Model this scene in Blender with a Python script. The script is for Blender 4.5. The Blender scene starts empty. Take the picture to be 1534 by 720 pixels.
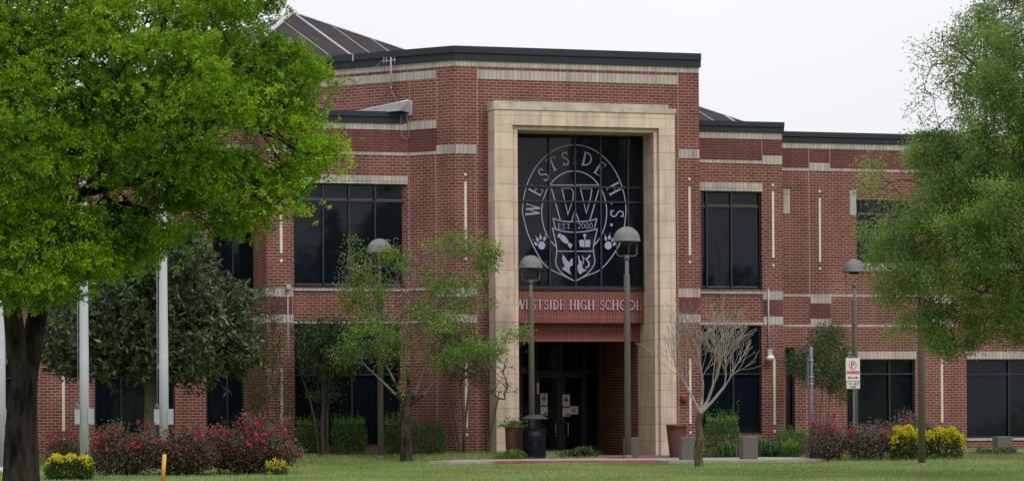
import bpy, bmesh, math, random
import numpy as np
from mathutils import Matrix, Vector

R = math.radians
C = bpy.context.scene.collection
rng = np.random.default_rng(7)
random.seed(7)

# ------------------------------------------------------------------ camera, sky, sun, exposure
FPX, U0, V0, ROLL, EYE = 3900.0, 767.0, 600.0, 0.0065, 1.76
cam_d = bpy.data.cameras.new('camera')
cam = bpy.data.objects.new('camera', cam_d)
C.objects.link(cam)
cam.location = (0, 0, EYE)
cam.rotation_euler = (Matrix.Rotation(R(90), 4, 'X') @ Matrix.Rotation(-ROLL, 4, 'Z')).to_euler()
cam_d.sensor_width = 36.0
cam_d.lens = 36.0 * FPX / 1534.0
cam_d.shift_y = (V0 - 360.0) / 1534.0
cam_d.clip_end = 3000
bpy.context.scene.camera = cam

SUN_DIR = Vector((0.40, -0.62, 0.80)).normalized()
SUN_EL = math.asin(SUN_DIR.z)
SUN_AZ = math.atan2(SUN_DIR.x, SUN_DIR.y)
world = bpy.data.worlds.new("World")
bpy.context.scene.world = world
world.use_nodes = True
wn, wl = world.node_tree.nodes, world.node_tree.links
bg = wn['Background']
bg.inputs['Strength'].default_value = 0.1
sky = wn.new('ShaderNodeTexSky')
sky.sky_type = 'NISHITA'
sky.sun_disc = False
sky.sun_elevation = SUN_EL
sky.sun_rotation = SUN_AZ
sky.dust_density = 4.0
sky.air_density = 1.2
# overcast layer: bright even cloud, brighter towards the zenith, a few faint darker patches
tc = wn.new('ShaderNodeTexCoord')
sep = wn.new('ShaderNodeSeparateXYZ')
wl.new(tc.outputs['Generated'], sep.inputs[0])
gr = wn.new('ShaderNodeMapRange')
gr.inputs['From Min'].default_value = 0.0
gr.inputs['From Max'].default_value = 1.0
gr.inputs['To Min'].default_value = 9.45
gr.inputs['To Max'].default_value = 16.5
wl.new(sep.outputs['Z'], gr.inputs['Value'])
nz = wn.new('ShaderNodeTexNoise')
nz.inputs['Scale'].default_value = 3.0
nz.inputs['Detail'].default_value = 4.0
mpn = wn.new('ShaderNodeMapping')
mpn.inputs['Scale'].default_value = (1, 1, 3)
wl.new(tc.outputs['Generated'], mpn.inputs[0])
wl.new(mpn.outputs[0], nz.inputs['Vector'])
nr = wn.new('ShaderNodeMapRange')
nr.inputs['From Min'].default_value = 0.3
nr.inputs['From Max'].default_value = 0.7
nr.inputs['To Min'].default_value = 0.945
nr.inputs['To Max'].default_value = 1.04
wl.new(nz.outputs['Fac'], nr.inputs['Value'])
mm = wn.new('ShaderNodeMath')
mm.operation = 'MULTIPLY'
wl.new(gr.outputs[0], mm.inputs[0])
wl.new(nr.outputs[0], mm.inputs[1])
cl = wn.new('ShaderNodeVectorMath')
cl.operation = 'SCALE'
cl.inputs[0].default_value = (0.962, 0.968, 1.012)
wl.new(mm.outputs[0], cl.inputs['Scale'])
mx = wn.new('ShaderNodeMixRGB')
mx.inputs[0].default_value = 0.88
wl.new(sky.outputs[0], mx.inputs[1])
wl.new(cl.outputs[0], mx.inputs[2])
wl.new(mx.outputs[0], bg.inputs['Color'])

sl = bpy.data.lights.new('sun', 'SUN')
sl.energy = 1.5
sl.angle = R(16)
sl.color = (1.0, 0.96, 0.9)
so = bpy.data.objects.new('sun', sl)
C.objects.link(so)
so.rotation_euler = SUN_DIR.to_track_quat('Z', 'Y').to_euler()
vs_ = bpy.context.scene.view_settings
vs_.view_transform = 'Standard'
vs_.look = 'None'
vs_.exposure = 0.0
vs_.gamma = 1.0

# ------------------------------------------------------------------ pixel -> world measuring helpers
def unroll(u, v):
    du, dv = u - U0, v - V0
    return du - ROLL * dv, dv + ROLL * du

def at(u, v, Y):
    a, b = unroll(u, v)
    return Vector((a / FPX * Y, Y, EYE - b / FPX * Y))

def gp(u, v, z=0.0):
    a, b = unroll(u, v)
    Y = (EYE - z) * FPX / b
    return Vector((a / FPX * Y, Y, z))

class Frame:
    """a vertical plane: local x runs to the right along it, local -y points out of it"""
    def __init__(s, O, deg):
        s.O = Vector((O[0], O[1], 0)); s.th = R(deg)
        s.d = Vector((math.cos(s.th), math.sin(s.th), 0))
        s.n = Vector((math.sin(s.th), -math.cos(s.th), 0))
    def sz(s, u, v, q=0.0):
        a, b = unroll(u, v)
        Y = (q + s.O.dot(s.n)) / (a / FPX * s.n.x + s.n.y)
        P = Vector((a / FPX * Y, Y, 0))
        return (P - s.O).dot(s.d), EYE - b / FPX * Y
    def s(s, u, v=300, q=0.0): return s.sz(u, v, q)[0]
    def z(s, u, v, q=0.0): return s.sz(u, v, q)[1]
    def w(s, ss, q, z): return s.O + s.d * ss + s.n * q + Vector((0, 0, z))

# ------------------------------------------------------------------ ground height
def sstep(a, b, x):
    t = np.clip((x - a) / (b - a), 0, 1)
    return t * t * (3 - 2 * t)

def gh(x, y):
    x = np.asarray(x, float); y = np.asarray(y, float)
    h = 0.17 * sstep(74.6, 76.4, y) * (1 - sstep(2.2, 3.0, x))
    h = h + 0.06 * sstep(75.5, 77.5, y) * sstep(7.6, 9.0, x)
    h = h + 0.035 * np.sin(x * 0.5 + 1) * np.sin(y * 0.21) * (1 - sstep(70, 73, y))
    return h

# ------------------------------------------------------------------ materials
def newmat(name):
    m = bpy.data.materials.new(name)
    m.use_nodes = True
    return m, m.node_tree.nodes, m.node_tree.links, m.node_tree.nodes['Principled BSDF']

def rgb(c): return (c[0], c[1], c[2], 1)

def simple(name, col, rough=0.6, var=0.12, scale=6.0, metal=0.0, bump=0.0, spec=0.5, coord='Object', streak=0.0):
    m, n, l, b = newmat(name)
    b.inputs['Roughness'].default_value = rough
    b.inputs['Metallic'].default_value = metal
    b.inputs['Specular IOR Level'].default_value = spec
    t = n.new('ShaderNodeTexCoord')
    mp = n.new('ShaderNodeMapping')
    l.new(t.outputs[coord], mp.inputs[0])
    z = n.new('ShaderNodeTexNoise')
    z.inputs['Scale'].default_value = scale
    z.inputs['Detail'].default_value = 6
    z.inputs['Roughness'].default_value = 0.65
    l.new(mp.outputs[0], z.inputs['Vector'])
    mr = n.new('ShaderNodeMapRange')
    mr.inputs['From Min'].default_value = 0.25
    mr.inputs['From Max'].default_value = 0.75
    mr.inputs['To Min'].default_value = 1 - var
    mr.inputs['To Max'].default_value = 1 + var
    l.new(z.outputs['Fac'], mr.inputs['Value'])
    s = n.new('ShaderNodeVectorMath'); s.operation = 'SCALE'
    s.inputs[0].default_value = col
    out = mr.outputs[0]
    if streak:
        mp2 = n.new('ShaderNodeMapping')
        mp2.inputs['Scale'].default_value = (5, 5, 0.35)
        l.new(t.outputs[coord], mp2.inputs[0])
        z2 = n.new('ShaderNodeTexNoise'); z2.inputs['Scale'].default_value = 1.5; z2.inputs['Detail'].default_value = 4
        l.new(mp2.outputs[0], z2.inputs['Vector'])
        mr2 = n.new('ShaderNodeMapRange')
        mr2.inputs['From Min'].default_value = 0.35; mr2.inputs['From Max'].default_value = 0.7
        mr2.inputs['To Min'].default_value = 1; mr2.inputs['To Max'].default_value = 1 - streak
        l.new(z2.outputs['Fac'], mr2.inputs['Value'])
        k = n.new('ShaderNodeMath'); k.operation = 'MULTIPLY'
        l.new(out, k.inputs[0]); l.new(mr2.outputs[0], k.inputs[1]); out = k.outputs[0]
    l.new(out, s.inputs['Scale'])
    l.new(s.outputs[0], b.inputs['Base Color'])
    if bump:
        bp = n.new('ShaderNodeBump'); bp.inputs['Strength'].default_value = bump; bp.inputs['Distance'].default_value = 0.02
        l.new(z.outputs['Fac'], bp.inputs['Height']); l.new(bp.outputs[0], b.inputs['Normal'])
    return m

def bricky(name, c1, c2, mortar, bw, rh, ms, offset=0.5, rough=0.85, var=0.14, swap=False, vscale=0.9, stain=0.0, bias=0.0, jointlow=None):
    """masonry laid in metres on the UVs"""
    m, n, l, b = newmat(name)
    b.inputs['Roughness'].default_value = rough
    b.inputs['Specular IOR Level'].default_value = 0.3
    t = n.new('ShaderNodeTexCoord')
    mp = n.new('ShaderNodeMapping')
    if swap: mp.inputs['Rotation'].default_value = (0, 0, R(90))
    l.new(t.outputs['UV'], mp.inputs[0])
    k = n.new('ShaderNodeTexBrick')
    k.offset = offset
    k.inputs['Color1'].default_value = rgb(c1)
    k.inputs['Color2'].default_value = rgb(c2)
    k.inputs['Mortar'].default_value = rgb(mortar)
    k.inputs['Scale'].default_value = 1
    k.inputs['Mortar Size'].default_value = ms
    k.inputs['Mortar Smooth'].default_value = 0.1
    k.inputs['Bias'].default_value = bias
    k.inputs['Brick Width'].default_value = bw
    k.inputs['Row Height'].default_value = rh
    l.new(mp.outputs[0], k.inputs['Vector'])
    z = n.new('ShaderNodeTexNoise')
    z.inputs['Scale'].default_value = vscale; z.inputs['Detail'].default_value = 8; z.inputs['Roughness'].default_value = 0.7
    l.new(t.outputs['UV'], z.inputs['Vector'])
    mr = n.new('ShaderNodeMapRange')
    mr.inputs['From Min'].default_value = 0.3; mr.inputs['From Max'].default_value = 0.7
    mr.inputs['To Min'].default_value = 1 - var; mr.inputs['To Max'].default_value = 1 + var
    l.new(z.outputs['Fac'], mr.inputs['Value'])
    s = n.new('ShaderNodeVectorMath'); s.operation = 'SCALE'
    l.new(k.outputs['Color'], s.inputs[0])
    out = mr.outputs[0]
    if stain:
        mp2 = n.new('ShaderNodeMapping'); mp2.inputs['Scale'].default_value = (2.5, 0.25, 1)
        l.new(t.outputs['UV'], mp2.inputs[0])
        z2 = n.new('ShaderNodeTexNoise'); z2.inputs['Scale'].default_value = 1.6; z2.inputs['Detail'].default_value = 5
        l.new(mp2.outputs[0], z2.inputs['Vector'])
        m2 = n.new('ShaderNodeMapRange')
        m2.inputs['From Min'].default_value = 0.45; m2.inputs['From Max'].default_value = 0.75
        m2.inputs['To Min'].default_value = 1; m2.inputs['To Max'].default_value = 1 - stain
        l.new(z2.outputs['Fac'], m2.inputs['Value'])
        q = n.new('ShaderNodeMath'); q.operation = 'MULTIPLY'
        l.new(out, q.inputs[0]); l.new(m2.outputs[0], q.inputs[1]); out = q.outputs[0]
    l.new(out, s.inputs['Scale'])
    l.new(s.outputs[0], b.inputs['Base Color'])
    bp = n.new('ShaderNodeBump'); bp.inputs['Strength'].default_value = 0.35; bp.inputs['Distance'].default_value = 0.008; bp.invert = True
    l.new(k.outputs['Fac'], bp.inputs['Height']); l.new(bp.outputs[0], b.inputs['Normal'])
    return m

def leafmat(name, ca, cb, trans=0.3, rough=0.5, spec=0.35):
    m, n, l, b = newmat(name)
    a = n.new('ShaderNodeAttribute'); a.attribute_name = 'tint'
    mx = n.new('ShaderNodeMixRGB')
    mx.inputs[1].default_value = rgb(ca); mx.inputs[2].default_value = rgb(cb)
    l.new(a.outputs['Fac'], mx.inputs[0])
    l.new(mx.outputs[0], b.inputs['Base Color'])
    b.inputs['Roughness'].default_value = rough
    b.inputs['Specular IOR Level'].default_value = spec
    t = n.new('ShaderNodeBsdfTranslucent')
    l.new(mx.outputs[0], t.inputs['Color'])
    ms = n.new('ShaderNodeMixShader'); ms.inputs[0].default_value = trans
    l.new(b.outputs[0], ms.inputs[1]); l.new(t.outputs[0], ms.inputs[2])
    l.new(ms.outputs[0], n['Material Output'].inputs['Surface'])
    return m

M = {}
M['brick'] = bricky('red_brick', (0.170, 0.054, 0.040), (0.113, 0.037, 0.030), (0.37, 0.255, 0.212), 0.236, 0.0867, 0.0075, var=0.26, stain=0.22, vscale=.6)
M['brick_dark'] = bricky('plum_brick', (0.122, 0.037, 0.035), (0.093, 0.030, 0.030), (0.20, 0.11, 0.10), 0.236, 0.0867, 0.006, var=0.22, stain=.2, vscale=.6)
M['soldier'] = bricky('soldier_brick', (0.19, 0.054, 0.045), (0.145, 0.042, 0.037), (0.28, 0.15, 0.135), 0.36, 0.085, 0.007, offset=0.0, swap=True, var=0.1)
M['band'] = bricky('split_stone', (0.43, 0.392, 0.350), (0.35, 0.320, 0.29), (0.22, 0.195, 0.17), 1.2, 0.13, 0.010, offset=0.0, swap=True, var=0.16, stain=0.28)
M['stone'] = bricky('limestone', (0.61, 0.483, 0.38), (0.53, 0.418, 0.33), (0.33, 0.265, 0.22), 0.82, 0.514, 0.009, offset=0.0, var=0.17, vscale=1.2, stain=0.28)
M['cap'] = simple('weathered_cap_stone', (0.43, 0.375, 0.31), 0.9, 0.4, 2.5)
M['white'] = simple('white_stone_strip', (0.58, 0.54, 0.47), 0.8, 0.1)
M['fascia'] = simple('slate_blue_metal', (0.020, 0.024, 0.032), 0.6, 0.12, 1.2, spec=0.25)
M['fascia_lip'] = simple('slate_blue_lip', (0.023, 0.027, 0.036), 0.6, 0.12, 1.2, spec=0.25)
M['roof'] = simple('roof_membrane', (0.30, 0.30, 0.31), 0.8, 0.1)
M['flash'] = simple('galvanised_flashing', (0.42, 0.43, 0.46), 0.38, 0.12, 3, metal=0.6)
M['domeroof'] = simple('dark_pyramid_roof', (0.032, 0.027, 0.030), 0.8, 0.3, 1.6, spec=0.15)
M['seam'] = simple('pale_roof_seam', (0.42, 0.41, 0.42), 0.5, 0.15)
M['frame'] = simple('dark_window_frame', (0.012, 0.014, 0.019), 0.45, 0.1)
M['trimlight'] = simple('grey_sash_trim', (0.05, 0.054, 0.065), 0.5, 0.1)
M['letter'] = simple('brushed_aluminium_letters', (0.52, 0.48, 0.53), 0.45, 0.08, metal=0.2)
M['film'] = simple('lavender_window_film', (0.28, 0.28, 0.40), 0.45, 0.2, 0.8)
M['lamp'] = simple('bronze_pole_paint', (0.135, 0.122, 0.105), 0.6, 0.16, 4, spec=0.25)
M['dome'] = simple('dusty_grey_dome', (0.155, 0.155, 0.16), 0.65, 0.3, 3.0, spec=0.25)
M['flagpole'] = simple('white_aluminium_pole', (0.47, 0.485, 0.54), 0.45, 0.07, 2)
M['greybox'] = simple('grey_metal_box', (0.34, 0.345, 0.36), 0.5, 0.1)
M['galv'] = simple('galvanised_steel', (0.16, 0.18, 0.21), 0.45, 0.12, metal=0.3)
M['concrete'] = simple('concrete', (0.30, 0.265, 0.235), 0.9, 0.2, 2.2)
M['agg'] = simple('exposed_aggregate', (0.115, 0.103, 0.092), 0.95, 0.7, 38, bump=0.6)
M['redkerb'] = simple('faded_red_kerb_paint', (0.26, 0.085, 0.08), 0.8, 0.35, 3)
M['paver'] = simple('brown_red_paving', (0.17, 0.085, 0.07), 0.9, 0.2, 5)
M['asphalt'] = simple('asphalt', (0.06, 0.058, 0.055), 0.95, 0.2, 5)
M['pot'] = simple('rust_brown_glazed_pot', (0.095, 0.042, 0.031), 0.6, 0.22, 4, spec=.3)
M['soil'] = simple('soil', (0.05, 0.035, 0.025), 1, 0.3, 20)
M['bin'] = simple('dark_blue_bin', (0.005, 0.0075, 0.013), 0.65, 0.1, spec=.12)
M['binlid'] = simple('grey_bin_lid', (0.050, 0.053, 0.060), 0.6, 0.12, spec=.2)
M['bag'] = simple('white_liner_bag', (0.5, 0.52, 0.55), 0.6, 0.1)
M['signwhite'] = simple('sign_white', (0.66, 0.63, 0.62), 0.45, 0.05)
M['paper'] = simple('white_paper', (0.86, 0.84, 0.85), 0.6, 0.03)
M['signred'] = simple('sign_red', (0.45, 0.045, 0.035), 0.45, 0.05)
M['signblack'] = simple('sign_dark', (0.035, 0.02, 0.025), 0.5, 0.05)
M['signblue'] = simple('sign_navy', (0.03, 0.035, 0.09), 0.5, 0.05)
M['yellow'] = simple('yellow_plastic', (0.62, 0.30, 0.02), 0.5, 0.08)
M['alarm'] = simple('red_alarm_casing', (0.16, 0.022, 0.02), 0.4, 0.05)
M['black'] = simple('black_plastic', (0.01, 0.01, 0.012), 0.3, 0.05)
M['steel'] = simple('satin_steel', (0.55, 0.53, 0.5), 0.35, 0.05, metal=0.8)
M['cable'] = simple('grey_cable', (0.30, 0.29, 0.30), 0.6, 0.05)
M['bark_oak'] = simple('dark_oak_bark', (0.016, 0.013, 0.011), 0.95, 0.7, 9, bump=1.0, spec=0.15, streak=.5)
M['bark_grey'] = simple('grey_bark', (0.15, 0.128, 0.108), 0.95, 0.4, 10, bump=0.6)
M['bark_dark'] = simple('rough_dark_bark', (0.045, 0.036, 0.031), 0.95, 0.6, 12, bump=1.0)
M['bark_pale'] = simple('pale_bare_bark', (0.25, 0.215, 0.185), 0.9, 0.3, 8, bump=0.4)
M['bark_brown'] = simple('brown_bark', (0.072, 0.052, 0.042), 0.95, 0.4, 10, bump=0.5)
M['bark_mossy'] = simple('mossy_bark', (0.085, 0.080, 0.045), 0.95, 0.4, 8, bump=0.5)

def barkmat(name, lo, hi, sc=9.0):
    m, n, l, b = newmat(name)
    b.inputs['Roughness'].default_value = 0.95; b.inputs['Specular IOR Level'].default_value = 0.12
    t = n.new('ShaderNodeTexCoord'); mp = n.new('ShaderNodeMapping'); mp.inputs['Scale'].default_value = (1, 1, .22)
    l.new(t.outputs['Object'], mp.inputs[0])
    z = n.new('ShaderNodeTexNoise'); z.inputs['Scale'].default_value = sc; z.inputs['Detail'].default_value = 8; z.inputs['Roughness'].default_value = .7
    l.new(mp.outputs[0], z.inputs['Vector'])
    z2 = n.new('ShaderNodeTexNoise'); z2.inputs['Scale'].default_value = 2.2; z2.inputs['Detail'].default_value = 3
    l.new(t.outputs['Object'], z2.inputs['Vector'])
    ad = n.new('ShaderNodeMath'); ad.operation = 'MULTIPLY_ADD'; ad.inputs[1].default_value = .5; l.new(z2.outputs['Fac'], ad.inputs[0]); l.new(z.outputs['Fac'], ad.inputs[2])
    cr = n.new('ShaderNodeValToRGB'); cr.color_ramp.elements[0].position = .62; cr.color_ramp.elements[0].color = rgb(lo); cr.color_ramp.elements[1].position = .9; cr.color_ramp.elements[1].color = rgb(hi)
    l.new(ad.outputs[0], cr.inputs[0]); l.new(cr.outputs[0], b.inputs['Base Color'])
    bp = n.new('ShaderNodeBump'); bp.inputs['Strength'].default_value = 1.0; bp.inputs['Distance'].default_value = .05
    l.new(z.outputs['Fac'], bp.inputs['Height']); l.new(bp.outputs[0], b.inputs['Normal'])
    return m
M['bark_oak'] = barkmat('furrowed_oak_bark', (0.005, 0.004, 0.0035), (0.050, 0.042, 0.034))
M['bark_dark'] = barkmat('rough_dark_bark', (0.012, 0.009, 0.008), (0.085, 0.068, 0.058), 14)
M['bark_moss'] = barkmat('mossy_pale_bark', (0.035, 0.030, 0.018), (0.15, 0.135, 0.085), 14)

m, n, l, b = newmat('tinted_glass')
b.inputs['Base Color'].default_value = (0.004, 0.007, 0.0115, 1)
b.inputs['Roughness'].default_value = 0.05
b.inputs['Specular IOR Level'].default_value = 0.27
t = n.new('ShaderNodeTexCoord'); z = n.new('ShaderNodeTexNoise')
z.inputs['Scale'].default_value = 0.9; z.inputs['Detail'].default_value = 2
l.new(t.outputs['Object'], z.inputs['Vector'])
bp = n.new('ShaderNodeBump'); bp.inputs['Strength'].default_value = 0.25; bp.inputs['Distance'].default_value = 0.02
l.new(z.outputs['Fac'], bp.inputs['Height']); l.new(bp.outputs[0], b.inputs['Normal'])
M['glass'] = m

# lawn: mottled greens and straw patches
m, n, l, b = newmat('lawn')
t = n.new('ShaderNodeTexCoord')
z = n.new('ShaderNodeTexNoise'); z.inputs['Scale'].default_value = 0.35; z.inputs['Detail'].default_value = 9; z.inputs['Roughness'].default_value = 0.75
l.new(t.outputs['Object'], z.inputs['Vector'])
cr = n.new('ShaderNodeValToRGB')
cr.color_ramp.elements[0].position = 0.32; cr.color_ramp.elements[0].color = (0.10, 0.15, 0.04, 1)
cr.color_ramp.elements[1].position = 0.70; cr.color_ramp.elements[1].color = (0.24, 0.23, 0.11, 1)
e = cr.color_ramp.elements.new(0.5); e.color = (0.15, 0.20, 0.06, 1)
l.new(z.outputs['Fac'], cr.inputs[0]); l.new(cr.outputs[0], b.inputs['Base Color'])
b.inputs['Roughness'].default_value = 1.0
b.inputs['Specular IOR Level'].default_value = 0.1
M['lawn'] = m

M['lf_oak'] = leafmat('oak_leaf', (0.048, 0.135, 0.007), (0.38, 0.60, 0.014), 0.42, spec=0.25)
M['lf_magnolia'] = leafmat('magnolia_leaf', (0.026, 0.056, 0.024), (0.100, 0.140, 0.056), 0.10, 0.42, 0.4)
M['lf_right'] = leafmat('elm_leaf', (0.105, 0.190, 0.042), (0.32, 0.435, 0.115), 0.46, spec=0.2)
M['lf_mid'] = leafmat('spring_leaf', (0.070, 0.150, 0.022), (0.25, 0.38, 0.06), 0.38)
M['lf_crape'] = leafmat('crape_leaf', (0.026, 0.062, 0.018), (0.070, 0.125, 0.035), 0.25)
M['lf_far'] = leafmat('reflected_wood_leaf', (0.012, 0.030, 0.010), (0.032, 0.058, 0.020), 0.15)
M['lf_olive'] = leafmat('olive_leaf', (0.045, 0.070, 0.022), (0.105, 0.125, 0.040), 0.25)
M['lf_small'] = leafmat('small_tree_leaf', (0.030, 0.078, 0.022), (0.085, 0.15, 0.045), 0.28)
M['lf_hedge'] = leafmat('hedge_leaf', (0.030, 0.082, 0.016), (0.095, 0.185, 0.035), 0.2)
M['lf_sprig'] = leafmat('fresh_hedge_sprig', (0.08, 0.19, 0.018), (0.17, 0.30, 0.035), 0.35)
M['lf_rose'] = leafmat('rose_leaf', (0.030, 0.070, 0.026), (0.165, 0.070, 0.058), 0.2)
M['lf_roseg'] = leafmat('rose_leaf_purple', (0.070, 0.072, 0.050), (0.185, 0.130, 0.112), 0.2)
M['petal_red'] = leafmat('red_petal', (0.36, 0.012, 0.045), (0.58, 0.03, 0.10), 0.25)
M['petal_pink'] = leafmat('pink_petal', (0.45, 0.03, 0.10), (0.62, 0.06, 0.16), 0.25)
M['lf_golden'] = leafmat('golden_leaf', (0.42, 0.42, 0.012), (0.70, 0.60, 0.02), 0.25)
M['lf_golden_shrub'] = leafmat('golden_shrub_leaf', (0.024, 0.060, 0.010), (0.085, 0.135, 0.018), 0.25)
M['lf_lily'] = leafmat('lily_blade', (0.028, 0.068, 0.022), (0.090, 0.155, 0.050), 0.25)
M['grass'] = leafmat('grass_blade', (0.145, 0.240, 0.055), (0.31, 0.39, 0.135), 0.38)
M['straw'] = leafmat('straw_blade', (0.15, 0.135, 0.055), (0.23, 0.20, 0.09), 0.3)

# ------------------------------------------------------------------ object helpers
def tag(o, label=None, cat=None, group=None, kind=None):
    if label: o['label'] = label
    if cat: o['category'] = cat
    if group: o['group'] = group
    if kind: o['kind'] = kind
    return o

def empty(name, loc, label, cat, group=None, rotz=0.0):
    o = bpy.data.objects.new(name, None)
    o.empty_display_size = 0.2
    C.objects.link(o)
    o.location = loc
    o.rotation_euler = (0, 0, rotz)
    return tag(o, label, cat, group)

class MB:
    def __init__(s): s.v = []; s.f = []; s.m = []; s.sm = []
    def quad(s, pts, mi=0, smooth=False):
        i = len(s.v); s.v += [tuple(p) for p in pts]; s.f.append(tuple(range(i, i + len(pts)))); s.m.append(mi); s.sm.append(smooth)
    def box(s, x0, x1, y0, y1, z0, z1, mi=0):
        if x1 < x0: x0, x1 = x1, x0
        if y1 < y0: y0, y1 = y1, y0
        if z1 < z0: z0, z1 = z1, z0
        i = len(s.v)
        s.v += [(x0, y0, z0), (x1, y0, z0), (x1, y1, z0), (x0, y1, z0), (x0, y0, z1), (x1, y0, z1), (x1, y1, z1), (x0, y1, z1)]
        for q in ((0, 3, 2, 1), (4, 5, 6, 7), (0, 1, 5, 4), (1, 2, 6, 5), (2, 3, 7, 6), (3, 0, 4, 7)):
            s.f.append(tuple(i + k for k in q)); s.m.append(mi); s.sm.append(False)
    def sbox(s, s0, s1, q0, q1, z0, z1, mi=0): s.box(s0, s1, -q0, -q1, z0, z1, mi)
    def prism(s, poly, q0, q1, mi=0):
        """poly in (s,z); extruded from depth q0 (back) to q1 (front)"""
        A = sum(poly[k][0] * poly[(k + 1) % len(poly)][1] - poly[(k + 1) % len(poly)][0] * poly[k][1] for k in range(len(poly)))
        if A < 0: poly = poly[::-1]
        n = len(poly); i = len(s.v)
        s.v += [(p[0], -q1, p[1]) for p in poly] + [(p[0], -q0, p[1]) for p in poly]
        s.f.append(tuple(i + k for k in range(n))); s.m.append(mi); s.sm.append(False)
        s.f.append(tuple(i + n + k for k in reversed(range(n)))); s.m.append(mi); s.sm.append(False)
        for k in range(n):
            j = (k + 1) % n
            s.f.append((i + j, i + k, i + n + k, i + n + j)); s.m.append(mi); s.sm.append(False)
    def tube(s, pts, rad, sides=8, mi=0, caps=True, smooth=True):
        pts = [Vector(p) for p in pts]
        if not hasattr(rad, '__len__'): rad = [rad] * len(pts)
        i = len(s.v); ref = None
        for k, p in enumerate(pts):
            a = pts[max(k - 1, 0)]; b_ = pts[min(k + 1, len(pts) - 1)]
            d = (b_ - a).normalized()
            if ref is None: ref = d.orthogonal().normalized()
            x = (ref - d * ref.dot(d)).normalized(); y = d.cross(x); ref = x
            for j in range(sides):
                an = 2 * math.pi * j / sides
                s.v.append(tuple(p + (x * math.cos(an) + y * math.sin(an)) * rad[k]))
        for k in range(len(pts) - 1):
            for j in range(sides):
                j2 = (j + 1) % sides
                s.f.append((i + k * sides + j, i + k * sides + j2, i + (k + 1) * sides + j2, i + (k + 1) * sides + j)); s.m.append(mi); s.sm.append(smooth)
        if caps:
            s.f.append(tuple(i + j for j in reversed(range(sides)))); s.m.append(mi); s.sm.append(False)
            e = i + (len(pts) - 1) * sides
            s.f.append(tuple(e + j for j in range(sides))); s.m.append(mi); s.sm.append(False)
    def lathe(s, prof, cx=0, cy=0, seg=24, mi=0, smooth=True):
        i = len(s.v)
        for (r, z) in prof:
            for j in range(seg):
                a = 2 * math.pi * j / seg
                s.v.append((cx + r * math.cos(a), cy + r * math.sin(a), z))
        for k in range(len(prof) - 1):
            for j in range(seg):
                j2 = (j + 1) % seg
                s.f.append((i + k * seg + j, i + k * seg + j2, i + (k + 1) * seg + j2, i + (k + 1) * seg + j)); s.m.append(mi); s.sm.append(smooth)
        s.f.append(tuple(i + j for j in reversed(range(seg)))); s.m.append(mi); s.sm.append(False)
        e = i + (len(prof) - 1) * seg
        s.f.append(tuple(e + j for j in range(seg))); s.m.append(mi); s.sm.append(False)
    def build(s, name, mats, parent=None, loc=(0, 0, 0), rotz=0.0, bevel=0.0):
        me = bpy.data.meshes.new(name)
        me.from_pydata(s.v, [], s.f)
        if not isinstance(mats, (list, tuple)): mats = [mats]
        for mt in mats: me.materials.append(M[mt] if isinstance(mt, str) else mt)
        me.polygons.foreach_set('material_index', s.m)
        me.polygons.foreach_set('use_smooth', s.sm)
        uv = me.uv_layers.new(name='UVMap').data
        V = me.vertices
        for p in me.polygons:
            nx, ny, nz_ = abs(p.normal.x), abs(p.normal.y), abs(p.normal.z)
            for li, vi in zip(p.loop_indices, p.vertices):
                c = V[vi].co
                if nz_ > nx and nz_ > ny: uv[li].uv = (c.x, c.y)
                elif nx > ny: uv[li].uv = (c.y, c.z)
                else: uv[li].uv = (c.x, c.z)
        me.update()
        o = bpy.data.objects.new(name, me)
        C.objects.link(o)
        if parent is not None: o.parent = parent
        o.location = loc
        o.rotation_euler = (0, 0, rotz)
        if bevel:
            bm_ = o.modifiers.new('bevel', 'BEVEL'); bm_.width = bevel; bm_.segments = 2; bm_.limit_method = 'ANGLE'
        return o

def copy_tree(o, parent=None):
    c = o.copy(); C.objects.link(c); c.parent = parent
    for ch in list(o.children):
        copy_tree(ch, c)
    return c

def raw_mesh(name, co, faces_flat, nside, mat, parent=None, tint=None, loc=(0, 0, 0), smooth=False):
    me = bpy.data.meshes.new(name)
    co = np.asarray(co, np.float32); nf = len(faces_flat) // nside
    me.vertices.add(len(co)); me.vertices.foreach_set('co', co.ravel())
    me.loops.add(len(faces_flat)); me.loops.foreach_set('vertex_index', np.asarray(faces_flat, np.int32))
    me.polygons.add(nf); me.polygons.foreach_set('loop_start', np.arange(0, nf * nside, nside, dtype=np.int32))
    if smooth: me.polygons.foreach_set('use_smooth', np.ones(nf, bool))
    me.update(calc_edges=True)
    if tint is not None:
        a = me.attributes.new('tint', 'FLOAT', 'POINT'); a.data.foreach_set('value', np.asarray(tint, np.float32))
    me.materials.append(M[mat] if isinstance(mat, str) else mat)
    o = bpy.data.objects.new(name, me); C.objects.link(o)
    if parent is not None: o.parent = parent
    o.location = loc
    return o

def nrm(a): return a / np.maximum(np.linalg.norm(a, axis=1, keepdims=True), 1e-9)

def leaves(name, P, D, L, W, tint, mat, parent, fold=0.25, origin=None):
    """one leaf-sized diamond per row"""
    N = len(P); P = np.asarray(P, float)
    if origin is not None: P = P - np.asarray(origin)
    D = nrm(np.asarray(D, float))
    L = np.broadcast_to(L, N)[:, None]; W = np.broadcast_to(W, N)[:, None]
    side = nrm(np.cross(D, rng.normal(size=(N, 3))))
    up = np.cross(side, D)
    mid = P + D * L * 0.5 + up * W * fold
    co = np.empty((N, 4, 3))
    co[:, 0] = P; co[:, 1] = mid + side * W * 0.5; co[:, 2] = P + D * L; co[:, 3] = mid - side * W * 0.5
    return raw_mesh(name, co.reshape(-1, 3), np.arange(4 * N), 4, mat, parent, np.repeat(np.clip(tint, 0, 1), 4))

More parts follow.
